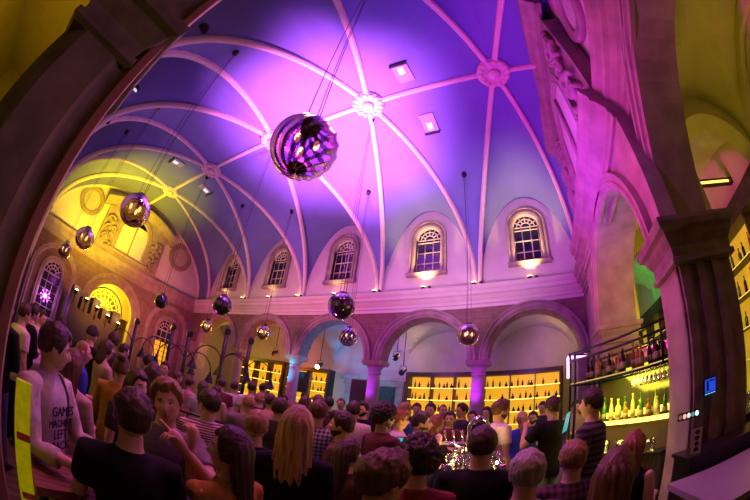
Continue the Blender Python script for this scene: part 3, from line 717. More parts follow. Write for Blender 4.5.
# dark coat-room block with crenellated top in front of the end wall
t = thing('coat_booth', 'dark crenellated timber booth in front of the yellow doorway', 'booth', (-15.2, 3.35, 0))
m = MB(); m.bx(-.5, .5, -1.25, 1.35, 0, 2.5); m.build('body', mat('violet_black_timber', (.035, .022, .05), .6, .3, 4), t)
for k in range(5):
    m = MB(); y = -1.1+.55*k; m.bx(-.45, .55, y-.19, y+.19, 2.5, 2.5+(.85, .55, .75, .5, .6)[k]); m.build('merlon', mat('violet_black_timber', (.035, .022, .05)), t)
for k in range(5):
    y = -1.15+.6*k; q = thing('booth_spotlight', 'small warm spotlight on the dark booth, %s from the outer side' % ROSE[k], 'spotlight', (-14.55, 3.35+y, 3.0-.12*k))
    m = MB(); m.lathe([(.05, 0), (.09, .14), (.1, .15)], n=12); m.build('housing', BLACK, q)
    m = MB(); m.ball((0, 0, .15), (.09, .09, .05), 10, 6); m.build('lens', SPOTL, q)
    m = MB(); m.tube([(-.02, 0, .03), (-.08, 0, -.08), (-.08, 0, -.4)], .02, 6); m.build('bracket', BLACK, q)
    lamp('booth_light', 'POINT', (-14.4, 3.35+y, 3.35-.12*k), (1, .7, .1), 8, None, .1)

# ------------------------------------------------------------------ the back bar at the right
a0, b0 = V((.68, 5.15, 0)), V((1.62, 3.75, 0)); ax = (b0-a0); LEN = ax.length+.1; rzb = atan2(ax.y, ax.x)
bb = thing('back_bar', 'black steel back bar with hanging gantry and lit bottle ledge beside the stone pillar', 'bar', a0, rzb)
# local x along the bar from far to near, local +y away from the camera
m = MB(); m.bx(0, LEN, 0, .5, 0, 1.12); m.build('counter_base', DARKW, bb)
m = MB(); m.bx(-.02, LEN, -.06, .56, 1.12, 1.16); m.build('worktop', STEEL, bb)
m = MB(); m.bx(.25, LEN, .18, .48, 1.16, 1.56); m.build('ledge', mat('dark_ledge', (.12, .09, .04), .5), bb)
m = MB(); m.bx(.25, LEN, .14, .18, 1.52, 1.575); m.build('light_strip', YSTRIP, bb)
for k in range(3):
    m = MB(); x = .35+.5*k; m.bx(x, x+.38, .36, .40, 1.60, 1.68); m.build('bottle_step', YSTRIP, bb)
m = MB(); m.bx(.1, LEN, .52, .55, 1.16, 2.5); m.build('mirror', mat('smoked_mirror', (.16, .17, .10), .12, .2, 3, metal=.7), bb)
def fr(p, q, r=.02): 
    g = MB(); g.tube([p, q], r, 4); g.build('frame_bar', STEEL, bb)
for y in (-.05, .5):
    for z in (2.66, 2.55, 2.18): fr((0, y, z), (LEN+.3, y, z))
    fr((0, y, 1.16), (0, y, 2.68)); fr((.12, y, 1.16), (.12, y, 2.68)); fr((LEN, y, 2.18), (LEN, y, 2.68))
for z in (2.66, 2.18): fr((0, -.05, z), (0, .5, z))
m = MB(); m.bx(0, LEN+.3, -.05, .5, 2.19, 2.205); m.build('gantry_shelf', glassy('greenish_shelf_glass', (.5, .7, .5)), bb)
m = MB(); m.bx(0, LEN+.3, -.055, -.03, 2.17, 2.21); m.build('gantry_light_strip', mat('dim_amber_edge', (.6, .5, .1), .5, emit=(.8, .75, .12), es=.5), bb)
m = MB(); m.tube([(-.03, -.06, 2.62), (-.03, .35, 2.66)], .03, 6); m.tube([(-.03, -.06, 2.3), (-.03, -.06, 2.62)], .03, 6); m.build('magenta_tube', mat('magenta_neon', (1, .5, 1), .4, emit=(1, .35, 1), es=3), bb)
def onbar(x, y, z): return bb.matrix_world_local @ V((x, y, z)) if False else Matrix.Translation(a0) @ (Matrix.Rotation(rzb, 4, 'Z') @ V((x, y, z)))
rnd = random.Random(11)
for k in range(26):
    p = onbar(.2+(LEN-.05)*k/25, .1+rnd.uniform(-.05, .2), 2.206)
    o = obj('bottle', bottle_mesh(rnd.choice(['wine', 'wine', 'spirit', 'tall']), rnd.choice([DARKB, DARKB, DARKB, DARKB, AMBERB])), None, p, 0, label='dark bottle standing in the row on the hanging gantry shelf', cat='bottle', group='dark bottles on the gantry shelf')
    q = MB(); q.lathe([(.039, .06), (.0445, .06), (.0445, .14), (.039, .14)], n=12); q.build('paper_label', LABELM, o)
for k in range(15):
    p = onbar(.34+(LEN-.45)*k/14, .25+.05*(k % 3), 1.562)
    mm = [PALEB, GREENB, AMBERB, PALEB][k % 4]
    big = (k == 4)
    o = obj('bottle', bottle_mesh('tall' if k % 2 else 'spirit', PALEB if big else mm), None, p, 0,
            label='glowing white-lit tall bottle in the middle of the lit ledge' if big else ('lit %s bottle on the glowing back bar ledge' % {PALEB: 'pale', GREENB: 'green', AMBERB: 'amber'}[mm]), cat='bottle', group=None if big else 'lit bottles on the back bar ledge')
    o.scale = (1.1, 1.1, 1.05) if big else (.95, .95, rnd.uniform(.8, 1.0))
    q = MB(); q.lathe([(.0435, .05), (.0455, .05), (.0455, .12), (.0435, .12)], n=12); q.build('paper_label', LABELM, o)
GLASS = glassy('clear_drinking_glass', (.86, .86, .86), (1, 1, 1), .05, .45, .10)
def wineglass(flip=False):
    m = MB(); pr = [(.033, 0), (.032, .004), (.006, .012), (.005, .075), (.02, .09), (.036, .12), (.038, .15), (.031, .19), (.028, .19), (.035, .15), (.033, .122), (.001, .1)]
    if flip: pr = [(r, .19-z) for r, z in pr]
    m.lathe(pr, n=14); return m.mesh('wine_glass', GLASS)
def tumbler():
    m = MB(); m.lathe([(.001, 0), (.028, .002), (.036, .11), (.033, .11), (.026, .012), (.001, .012)], n=14); return m.mesh('tumbler', GLASS)
WG, WGF, TB = wineglass(), wineglass(True), tumbler()
for k in range(16):
    p = onbar(LEN-.62+.075*(k % 8), .12+.09*(k//8), 1.985)
    obj('wine_glass', WGF, None, p, 0, label='wine glass hanging upside down under the gantry shelf near the pillar', cat='glass', group='wine glasses hung under the gantry')
m = MB(); 
for y in (.12, .21): m.tube([(LEN-.68, y, 2.175), (LEN-.02, y, 2.175)], .008, 4)
m.build('glass_rail', CHROME, bb)
for k in range(4):
    p = onbar(LEN-1.0+.26*k, -.01+.02*(k % 2), 1.162)
    o = obj('tumbler', TB, None, p, 0, label='teal-lit tumbler on the worktop below the lit ledge', cat='glass', group='teal tumblers on the back bar worktop'); o.scale = (1.9, 1.9, 1.4)
lamp('back_bar_light', 'AREA', onbar(LEN/2, .05, 2.1), (1, .8, .08), 24, onbar(LEN/2, .35, 1.5), .9)

lamp('gantry_light', 'POINT', onbar(LEN/2, .75, 2.5), (1, .75, .05), 9, None, .1)
lamp('island_light', 'SPOT', V((-.6, 3.6, 5.0)), (1, .55, .75), 160, (-.6, 3.6, 1.1), .1, 26, .6)  # unseen spot added overhead to brighten the island glasses
# service station on the pillar
def at(az, el, r): return V((r*cos(R(el))*sin(R(az)), r*cos(R(el))*cos(R(az)), ZC+r*sin(R(el))))
t = thing('service_cabinet', 'black cabinet wrapped round the foot of the stone pillar', 'cabinet', (2.02, 2.8, 0))
m = MB(); m.bx(-.55, .6, -.25, .1, 0, 1.22); m.build('body', BLACK, t)
m = MB(); m.bx(-.58, .63, -.28, .12, 1.22, 1.25); m.build('top', BLACK, t)
m = MB(); m.bx(-.4, .45, -.262, -.25, .3, 1.1); m.build('door', STEEL, t)
t = thing('wall_screen', 'small blue screen on the front of the stone pillar', 'screen', (1.87, 2.895, 1.79), 0); t.scale = (.75, .75, .75)
m = MB(); m.box((0, .01, 0), (.22, .03, .20)); m.build('bezel', BLACK, t)
m = MB(); m.box((0, -.008, 0), (.19, .006, .165)); m.build('display', mat('blue_display', (.02, .06, .3), .3, .4, 3, emit=(.02, .07, .75), es=.9), t)
m = MB(); m.box((-.05, -.013, 0), (.035, .004, .13)); m.box((.03, -.013, .055), (.09, .004, .018)); m.build('display_marks', mat('dark_blue_marks', (.01, .02, .12), .5), t)
m = MB()
for k in range(4): m.box((-.08+.05*k, -.013, -.1), (.03, .004, .008))
m.build('status_lights', mat('cyan_status', (.1, .6, .9), .5, emit=(.1, .6, 1), es=2), t)
t = thing('button_panel', 'row of five glowing round buttons on the stone pillar', 'panel', (1.60, 2.90, 1.575), R(-18)); t.scale = (.8, .8, .8)
m = MB(); m.box((0, .012, 0), (.30, .02, .09)); m.build('plate', BLACK, t)
for k, c in enumerate([(.5, .35, .3), (1, .5, .4), (.7, .9, .8), (.3, .6, .65), (.6, 1, 1)]):
    m = MB(); rr = .024; m.loft([[(-.115+.057*k+rr*cos(2*pi*j/14), y, rr*1.25*sin(2*pi*j/14)) for j in range(14)] for y in (0, -.012)], 0, False); m.build('button', mat('glow_button_%d' % k, c, .4, emit=c, es=(.25, 1, 1, .35, 1.6)[k]), t)
t = thing('menu_card', 'tall printed card standing on the black pillar cabinet', 'card', (1.55, 2.60, 1.25), R(-25)); t.scale = (.85, .85, .8)
m = MB(); m.box((0, 0, .14), (.115, .006, .28)); m.build('card', mat('beige_card', (.42, .36, .30), .7), t)
m = MB()
for k in range(4): m.loft([[(.03*cos(2*pi*j/10)*(1 if k != 1 else .6), -.005, .05+.062*k+.024*sin(2*pi*j/10)) for j in range(10)] for _ in (0,)]+[[(.03*cos(2*pi*j/10), -.0035, .05+.062*k+.024*sin(2*pi*j/10)) for j in range(10)]], 0, False)
m.build('printed_symbols', BLACK, t)
# front counter, lower right
t = thing('bar_counter', 'pale lilac-lit bar counter in front of the stone pillar', 'counter', (1.85, 2.0, 0))
m = MB(); m.prism([(-.62, -.42), (1.3, -.42), (1.3, .48), (-.62, .48)], 1.05, 1.1); m.build('worktop', mat('pale_counter_top', (.34, .31, .36), .35, .08, 4), t)
m = MB(); m.prism([(-.56, -.36), (1.25, -.36), (1.25, .46), (-.56, .46)], 0, 1.05); m.build('front', DARKW, t)

# bottle wall in the right aisle
t = thing('bottle_wall', 'tall amber-lit bottle shelving on the aisle wall at the right edge', 'shelving', (4.6, 4.9, 0), 0)
Y0, Y1 = -2.0, 7.5
m = MB(); m.bx(.08, .13, Y0, Y1, 1.0, 4.15); m.build('back_panel', mat('dim_amber_panel', (.6, .42, .05), .6, .3, 1.5, emit=(.9, .62, .02), es=.4), t)
m = MB(); m.bx(-.35, .13, Y0, Y1, 4.15, 4.5); m.build('top_beam', DARKW, t)
for z in (1.0, 1.9, 2.45, 3.0, 3.55):
    m = MB(); m.bx(-.28, .08, Y0, Y1, z-.03, z); s = m.build('shelf', DARKW, t)
    q = MB(); q.bx(-.285, -.28, Y0, Y1, z-.022, z-.008); q.build('light_strip', mat('amber_edge', (.8, .6, .1), .5, emit=(1, .75, .08), es=1.1), s)
for k in range(8):
    m = MB(); y = Y0+(Y1-Y0)*k/7; m.bx(-.26, .08, y-.025, y+.025, 1.0, 4.15); m.build('upright', DARKW, t)
m = MB(); m.bx(-.3, .1, Y0, Y1, 0, .97); m.build('base_cupboard', DARKW, t)
for zi, z in enumerate((2.45, 3.0, 3.55)):
    for k in range(16):
        y = 4.0+.24*k+rnd.uniform(-.05, .05)
        o = obj('bottle', bottle_mesh(rnd.choice(['wine', 'wine', 'tall', 'spirit']), rnd.choice([GREENB, DARKB, AMBERB])), None, (4.45+rnd.uniform(-.03, .06), y, z), 0, label='wine bottle on the %s shelf of the right aisle bottle wall' % ('lower', 'middle', 'upper')[zi], cat='bottle', group='bottles on the %s bottle wall shelf' % ('lower', 'middle', 'upper')[zi])
t = thing('tie_beam', 'thin ceiling beam with amber light strip above the bottle wall', 'beam', (3.7, 4.55, 5.02))
m = MB(); m.bx(-1.1, 1.05, -.05, .05, -.06, .06); m.build('bar', DARKW, t)
m = MB(); m.bx(-.9, .9, -.07, -.05, -.04, .0); m.build('light_strip', YSTRIP, t)
# glasses at the far right counter
t = thing('glass_shelf', 'dark side counter crowded with glasses at the right edge', 'counter', (2.75, 3.75, 0))
m = MB(); m.bx(-.3, .5, -.5, .5, 0, 1.25); m.build('base', DARKW, t); m = MB(); m.bx(-.33, .53, -.53, .53, 1.25, 1.29); m.build('worktop', STEEL, t)
for k in range(28):
    obj('wine_glass', WG, None, (2.5+.1*(k % 7)+.02*(k//7), 3.3+.13*(k//7), 1.291), 0, label='wine glass crowded on the side counter at the right edge', cat='glass', group='glasses on the right side counter')
lamp('side_counter_light', 'POINT', (2.9, 3.6, 2.2), (1, .75, .15), 9, None, .1)

# ------------------------------------------------------------------ island bar with glasses, tap and candles
IC, IR = V((-.55, 3.62, 0)), R(9)
isl = thing('island_bar', 'island bar counter crowded with glasses in the middle of the crowd', 'bar', IC, IR)
m = MB(); m.prism([(-.22, -.78), (.22, -.78), (.23, .78), (-.23, .78)], 0, 1.16); m.build('front', DARKW, isl)
m = MB(); m.prism([(-.30, -.83), (.30, -.83), (.31, .83), (-.31, .83)], 1.16, 1.2); m.build('worktop', STEEL, isl)
def onisl(x, y, z=1.2): return Matrix.Translation(IC) @ (Matrix.Rotation(IR, 4, 'Z') @ V((x, y, z)))
t = thing('beer_tap', 'curved chrome swan-neck beer tap on the island bar', 'tap', onisl(-.06, .35), .2); t.scale = (.85, .85, .9)
m = MB(); m.lathe([(.1, 0), (.1, .03), (.05, .06), (.045, .1)], n=16); m.build('base', CHROME, t)
m = MB(); m.tube([(-.02, 0, .05), (-.04, 0, .5)]+[(.10-.14*cos(a*pi/10), 0, .5+.17*sin(a*pi/10)) for a in range(1, 11)]+[(.24, 0, .34)], .028, 10); m.build('neck', CHROME, t)
m = MB(); m.tube([(.24, 0, .36), (.24, 0, .26)], .036, 10); m.build('spout', CHROME, t)
for k in range(3):
    m = MB(); m.tube([(-.35+.12*k, .05, .34), (-.38+.12*k, .03, .48)], [.012, .02], 6); m.tube([(-.35+.12*k, .05, .28), (-.35+.12*k, .05, .34)], .02, 6); m.build('tap_handle', CHROME, t)
m = MB(); m.tube([(-.42, .05, .3), (-.04, .03, .3)], .03, 8); m.build('tap_rail', CHROME, t)
CAND = ((onisl(-.24, .1), 'nearest the phone holder'), (onisl(-.2, .55), 'in the middle of the glasses'), (onisl(.2, -.2), 'right of the tap'))
for i in range(6):
    for j in range(15):
        p = onisl(-.25+.1*i+rnd.uniform(-.02, .02), -.76+.108*j+rnd.uniform(-.02, .02))
        if (p-onisl(-.06, .35)).length < .13 or rnd.random() < .08 or any((p-c_).length < .08 for c_, _ in CAND): continue
        tall = rnd.random() < .6; o = obj('wine_glass' if tall else 'tumbler', WG if tall else TB, None, p, 0, label='%s standing among the glasses on the island bar' % ('stemmed wine glass' if tall else 'clear tumbler'), cat='glass', group='%s crowded on the island bar' % ('wine glasses' if tall else 'tumblers'))
for p, wd in CAND:
    t = thing('candle_light', 'glowing tea light on the island bar, '+wd, 'candle', p)
    m = MB(); m.lathe([(.001, 0), (.035, .002), (.04, .09), (.037, .09), (.033, .01), (.001, .01)], n=14); m.build('holder', GLASS, t)
    m = MB(); m.ball((0, 0, .05), (.028, .028, .04), 10, 8); m.build('flame', mat('candle_flame', (1, .7, .2), .5, emit=(1, .6, .12), es=18), t)
    lamp('candle', 'POINT', p+V((0, 0, .13)), (1, .55, .12), 11, None, .03)

# ------------------------------------------------------------------ left foreground
t = thing('bar_table', 'worn wooden bar table at the lower left below the cardigan wearer', 'table', (-1.730, 0.285, 0))
m = MB(); m.prism([(-0.195, -0.197), (-0.298, 0.268), (0.222, 0.102), (0.271, -0.173)], 1.05, 1.1); m.build('tabletop', WOOD, t)
for x, y in [(-0.146, -0.148), (-0.223, 0.201), (0.167, 0.076), (0.203, -0.13)]:
    m = MB(); m.tube([(x, y, 0), (x, y, 1.05)], .025, 8); m.build('leg', BLACK, t)
obj('tumbler', TB, None, (-1.766, 0.196, 1.101), 0, label='clear tumbler on the worn wooden table before the cardigan wearer', cat='glass')

t = thing('lit_screen_panel', 'narrow glowing yellow-green glass panel at the lower left edge', 'panel', (-1.50, 0.0, 0))
m = MB(); m.bx(-.02, .02, .02, .10, .55, 1.56); m.build('glass', mat('yellow_green_glow', (.32, .30, .02), .4, .8, 14, emit=(.72, .60, .0), es=.25), t)
for z in (.9, 1.2, 1.5):
    m = MB(); m.bx(-.02, .026, .03, .10, z-.2, z-.165); m.build('fitting', mat('orange_mark', (.8, .25, .05), .5), t)
m = MB(); m.bx(-.03, .03, .01, .11, 0, .55); m.build('post', BLACK, t)
# railing in the left middle
t = thing('railing', 'black steel railing among the crowd left of the lamp posts', 'railing', (-4.1, 2.55, 0), R(40))
m = MB(); m.tube([(-.6, 0, 1.25), (.7, 0, 1.25)], .02, 6); m.tube([(-.6, 0, 1.12), (.7, 0, 1.12)], .014, 6); m.build('handrail', BLACK, t)
for x in (-.6, .05, .7):
    m = MB(); m.tube([(x, 0, 0), (x, 0, 1.25)], .018, 6); m.build('post', BLACK, t)
# order terminal near the bartender
t = thing('order_terminal', 'tilted cyan touch-screen terminal beside the bartender', 'terminal', (.45, 3.9, 0))
m = MB(); m.lathe([(.16, 0), (.16, .02), (.03, .05), (.025, 1.58)], n=12); m.build('stand', BLACK, t)
m = MB(); vs = [(-.05, -.04, 1.55), (.02, .04, 1.58), (.06, .06, 1.83), (-.0, -.02, 1.80)]; m.add(vs+[(x+.01, y+.05, z) for x, y, z in vs], [(0, 1, 2, 3), (7, 6, 5, 4), (0, 4, 5, 1), (1, 5, 6, 2), (2, 6, 7, 3), (3, 7, 4, 0)]); m.build('casing', BLACK, t)
m = MB(); m.add([(x*.9, y*.9-.014, 1.69+(z-1.69)*.9) for x, y, z in vs], [(0, 1, 2, 3)]); m.build('display', mat('cyan_display', (.1, .6, .7), .3, .3, 8, emit=(.05, .45, .55), es=.8), t)

# violet glow modelled for a lamp reflection and amber shelving seen at the two tall end-wall windows
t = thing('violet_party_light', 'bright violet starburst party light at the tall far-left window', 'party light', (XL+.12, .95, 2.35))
m = MB(); m.ball((0, 0, 0), .09, 12, 8); m.build('lamp', mat('violet_white_lamp', (1, .6, 1), .4, emit=(.9, .35, 1), es=14), t)  # glowing ball forms the bright core of the reflection
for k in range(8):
    a = k*pi/4; q = MB(); q.tube([(0, .07*cos(a), .07*sin(a)), (0, .24*cos(a), .24*sin(a))], .012, 5); q.ball((0, .27*cos(a), .27*sin(a)), .04, 8, 6); q.build('arm', mat('violet_glow_arm', (.8, .2, .9), .4, emit=(.75, .12, .9), es=4), t)  # glowing spokes form the star rays of the reflection
lamp('party_light', 'POINT', (XL+.5, .95, 2.35), (.8, .2, 1), 25, None, .1)  # point light added to spread the reflection's violet glow
t = thing('amber_niche_shelf', 'small amber-lit shelves in the lower half of the end-wall window', 'shelving', (XL-.08, 8.45, 1.45))
m = MB(); m.bx(-.03, 0, -.5, .5, 0, 1.35); m.build('back_panel', YPANEL, t)
for k in range(5):
    m = MB(); m.bx(-.0, .1, -.5, .5, .27*k, .27*k+.025); m.build('shelf', DARKW, t)
for y in (-.17, .17):
    m = MB(); m.bx(0, .1, y-.015, y+.015, 0, 1.35); m.build('divider', DARKW, t)
ceil_spot(-4.82, 0.12, 'small dark ceiling spotlight in the vault near the arch top', False)
ceil_spot(-8.26, -0.06, 'small pale ceiling spotlight in the vault left of the swirl globe', True)
ceil_spot(-8.88, -0.17, 'small dark ceiling spotlight at the violet vault edge by the near arch', False)
# ------------------------------------------------------------------ people
def remesh(mb, vox, smooth=3):
    me = mb.mesh('tmp', [])
    o = bpy.data.objects.new('tmp', me); COL.objects.link(o)
    r = o.modifiers.new('r', 'REMESH'); r.mode = 'VOXEL'; r.voxel_size = vox
    s = o.modifiers.new('s', 'SMOOTH'); s.factor = .5; s.iterations = smooth
    bpy.context.view_layer.update(); dg = bpy.context.evaluated_depsgraph_get()
    e = o.evaluated_get(dg).to_mesh()
    vs = [v.co.copy() for v in e.vertices]; fs = [tuple(p.vertices) for p in e.polygons]
    o.evaluated_get(dg).to_mesh_clear(); bpy.data.objects.remove(o); bpy.data.meshes.remove(me)
    return vs, fs
def headrad(d):
    # unit direction in head frame (+Y face, +Z up) -> surface distance
    x, y, z = d
    a, b, c = .077, .098, .122
    k = 1/sqrt((x/a)**2+(y/b)**2+(z/c)**2)
    if z < 0: k *= 1-.10*min(1, -z)*abs(x)*1.6+ (.06*max(0, y)*(-z))
    if y < 0 and z < -.35: k *= 1-.22*min(1, (-z-.35)/.5)*(-y)
    return k
def gauss(dx, dz, sx, sz): return math.exp(-(dx/sx)**2-(dz/sz)**2)
def head_geo(hi):
    nu, nv = (84, 60) if hi else (22, 16)
    vs, fs, ms = [], [], []
    for i in range(nv+1):
        th = max(.04, min(pi-.04, pi*i/nv))
        for j in range(nu):
            ph = 2*pi*j/nu; d = V((sin(th)*cos(ph), sin(th)*sin(ph), -cos(th))); p = d*headrad(d)
            if d.y > .2:
                x, z = p.x, p.z; ax_ = abs(x)
                off = .024*gauss(x, z+.018, .012, .020)+.012*gauss(x, z-.006, .009, .024)
                off += -.012*gauss(ax_-.032, z-.014, .015, .011)+.006*gauss(ax_-.03, z-.034, .02, .008)
                off += .008*gauss(x, z+.052, .020, .005)+.008*gauss(x, z+.063, .018, .006)-.004*gauss(x, z+.0575, .022, .003)
                off += .009*gauss(x, z+.092, .02, .016)+.005*gauss(ax_-.045, z+.012, .015, .016)
                p = p+V((0, off, 0))
            vs.append(p)
    for i in range(nv):
        for j in range(nu):
            f = (i*nu+j, i*nu+(j+1) % nu, (i+1)*nu+(j+1) % nu, (i+1)*nu+j); c = sum((vs[q] for q in f), V())/4; m = 0
            if c.y > .045:
                ax_ = abs(c.x)
                if ((ax_-.031)/.0145)**2+((c.z-.014)/.0065)**2 < 1: m = 1 if ((ax_-.030)/.006)**2+((c.z-.014)/.008)**2 > 1 else 2
                elif abs(c.z-.036+.22*max(0, ax_-.036)) < .0042 and .013 < ax_ < .05: m = 3
                elif (c.x/.024)**2+((c.z+.058)/.0085)**2 < 1: m = 4
            if c.z < -.03 and c.y > -.02 and m == 0 and not ((c.x/.028)**2+((c.z+.058)/.012)**2 < 1): m = 5 if (c.z < -.040-.35*max(0, c.y-.06)+ .25*max(0, abs(c.x)-.05)) else 0
            fs.append(f); ms.append(m)
    # ears
    mb = MB()
    for s in (-1, 1):
        mb.ball((s*.079, -.008, .0), (.012, .021, .032), 10, 8, 0, None, Matrix.Rotation(s*.3, 3, 'Z'))
        mb.ball((s*.085, -.002, .002), (.006, .011, .018), 8, 6, 0)
    b = len(vs); vs += [V(v) for v in mb.v]; fs += [tuple(b+q for q in f) for f in mb.f]; ms += [0]*len(mb.f)
    return vs, fs, ms
HEADS = {}
ARMS = {  # upper arm and forearm directions for the right arm (x outward)
 'down': ((.16, .02, -1), (.05, .28, -1)), 'bent': ((.16, .1, -1), (-.3, 1, .12)), 'drink': ((.3, .55, -.75), (-.42, .45, .85)),
 'raise': ((.35, .75, .05), (-.05, .35, 1)), 'table': ((.22, .5, -.85), (-.15, 1, -.28)), 'phone': ((.12, .3, -1), (-.8, .15, 1)),
 'point': ((.35, .75, -.45), (-.75, .4, .9)), 'tabletop': ((.2, .35, -.9), (-.2, 1, .03)), 'chin': ((.25, .75, -.7), (-.5, .1, .9)), 'fistup': ((-.2, .4, -.14), (.05, .0, 1)), 'reach': ((.5, .7, -.5), (.3, .8, -.35)), 'fold': ((.14, .22, -1), (-1, .62, .15))}
def hand(mb, w, d, side, pose, s=1.0):
    d = V(d).normalized(); up = V((0, 0, 1)); sx = d.cross(up)
    sx = sx.normalized() if sx.length > .1 else V((1, 0, 0))
    nrm = sx.cross(d).normalized()   # back of the hand
    th = sx*(-side)
    mb.tube([w-d*.02, w+d*.02, w+d*.055, w+d*.085], [.024*s, .03*s, .036*s, .033*s], 8, 0, True, True)
    curl = {'relax': .35, 'fist': 1.35, 'point': 1.3, 'grip': .95}[pose]
    for k in range(4):
        c = .12 if (pose == 'point' and k == 0) else curl*(1+.06*k)
        L = (.038, .042, .039, .031)[k]*s; b = w+d*.085+th*(.026-.0175*k); dd = d.copy(); pts = [b-d*.02, b]
        for q in range(3):
            dd = (Matrix.Rotation(-c*.62, 3, sx) @ dd); pts.append(pts[-1]+dd*L*(1, .72, .55)[q])
        mb.tube(pts, [.0095*s, .0095*s, .009*s, .0085*s, .0075*s], 6, 0, True, True)
    b = w+d*.03+th*.028; t1 = (d*.7+th*.75-nrm*.25).normalized(); t2 = (d*.9+th*(.2 if curl < .8 else -.3)-nrm*.35).normalized()
    mb.tube([b-th*.012, b+t1*.038, b+t1*.038+t2*.032], [.013*s, .0115*s, .009*s], 6, 0, True, True)
GEO = {}
def person_geo(sex, armR, armL, sleeve, lean, hi, hands=('relax', 'relax'), seat=False, wide=1.0):
    key = (sex, armR, armL, sleeve, lean, hi, hands, wide)
    if key in GEO: return GEO[key]
    L = R(lean); U = V((0, sin(L), cos(L))); F_ = V((0, cos(L), -sin(L))); X = V((1, 0, 0)); P = V((0, 0, .95))
    fem = sex == 'f'; sw = (.165 if fem else .19)*wide
    def ring(c, rx, ry, off=0, n=18): return [c+X*((rx+off)*cos(2*pi*j/n))+F_*((ry+off)*sin(2*pi*j/n)) for j in range(n)]
    prof = [(-.14, .155, .10), (-.04, .172, .112), (.06, .158, .105), (.14, .142, .098), (.24, .155, .105), (.34, .17, .115), (.42, .172, .108), (.465, .15, .092), (.495, .095, .075), (.52, .064, .062), (.62, .056, .06)]
    if fem: prof = [(t, rx*(.9 if .1 < t < .47 else 1.0 if t < .1 else .88), ry*.92) for t, rx, ry in prof]
    prof = [(t, rx*(wide if t < .48 else 1), ry*(wide if t < .48 else 1)) for t, rx, ry in prof]
    body, shirt, trous, extra = MB(), MB(), MB(), MB()
    body.loft([ring(P+U*t, rx, ry) for t, rx, ry in prof])
    shirt.loft([ring(P+U*t, rx, ry, .014+(.012 if t < .2 else 0)) for t, rx, ry in prof if t < .5]+[ring(P+U*.505, .094, .084), ring(P+U*.522, .082, .076)])
    if fem:
        for s in (-1, 1): shirt.ball(P+U*.31+X*(s*.075)+F_*.085, .07, 12, 8)
    else: shirt.ball(P+U*.37+F_*.05, (.15*wide, .08, .09), 14, 8)
    wr = []
    for side, arm, hp in ((1, armR, hands[0]), (-1, armL, hands[1])):
        S = P+U*.45+X*(side*sw)
        ua, fa = ARMS[arm]
        def loc(d):
            d = V((d[0]*side, d[1], d[2])); return (X*d.x+F_*d.y*.999+V((0, 0, 1))*d.z).normalized()
        ua, fa = loc(ua), loc(fa); E_ = S+ua*.30; W = E_+fa*.255
        r = .9 if fem else 1.0
        body.tube([P+U*.43+X*(side*.08), S, S+ua*.1, S+ua*.2, E_, E_+fa*.07, E_+fa*.16, W], [.05*r, .056*r, .053*r, .047*r, .04*r, .041*r, .036*r, .027*r], 12, 0, True, True)
        # sleeve
        pts = [P+U*.42+X*(side*.06), P+U*.445+X*(side*sw*.75), S, S+ua*.09, S+ua*.19]; rd = [.075*r, .075*r, .072*r, .068*r, .066*r]
        if sleeve == 'long': pts += [E_, E_+fa*.1, E_+fa*.22]; rd += [.056*r, .053*r, .045*r]
        if sleeve == 'none': pts, rd = pts[:3], [.06*r, .055*r, .05*r]
        shirt.tube(pts, rd, 12)
        hand(extra, W, fa, side, hp, .92 if fem else 1.0); wr.append(W)
        hx = side*.092; hip, kn, an = V((hx, 0, .93)), V((hx*1.05, .015, .50)), V((hx*1.1, -.01, .09))
        body.tube([hip, hip.lerp(kn, .5), kn, kn.lerp(an, .35), an], [.088, .075, .056, .056, .036], 12, 0, True, True)
        trous.tube([hip+V((0, 0, .03)), hip.lerp(kn, .5), kn, kn.lerp(an, .4), an+V((0, 0, -.015))], [.102, .09, .07, .066, .062], 12)
        extra_f = [V((hx*1.1, -.05, .035)), V((hx*1.12, .03, .035)), V((hx*1.2, .12, .028))]
        body.tube(extra_f, [.036, .038, .03], 8, 0, True, True)
    trous.loft([ring(P+U*t, rx, ry) for t, rx, ry in ((-.14, .15, .115), (-.06, .183, .126), (.03, .178, .118), (.07, .168, .112))])
    shoe = MB()
    for side in (-1, 1):
        hx = side*.1; rings = []
        for y, wx, h in ((-.085, .03, .06), (-.06, .042, .10), (0, .043, .095), (.07, .05, .065), (.14, .045, .05), (.175, .02, .03)):
            rings.append([(hx+wx*cos(2*pi*j/12), y, max(0, h*.5+h*.55*sin(2*pi*j/12))) for j in range(12)])
        shoe.loft(rings)
    vox = .015 if hi else .024
    bv = remesh(body, vox); sv = remesh(shirt, vox, 4); tv = remesh(trous, vox*1.2, 3)
    out = MB(); out.add(bv[0], bv[1], 0, True); out.add(extra.v, extra.f, 0, True)
    sh = MB(); sh.add(sv[0], sv[1], 0, True); tr = MB(); tr.add(tv[0], tv[1], 0, True)
    HC = P+U*.52+V((0, sin(L*.6), cos(L*.6)))*.138+V((0, .012, 0))
    g = dict(body=out, shirt=sh, trous=tr, shoe=shoe, HC=HC, wr=wr, key=key, mesh={}, torso=(P, U, F_))
    GEO[key] = g; return g
HAIRG = {}
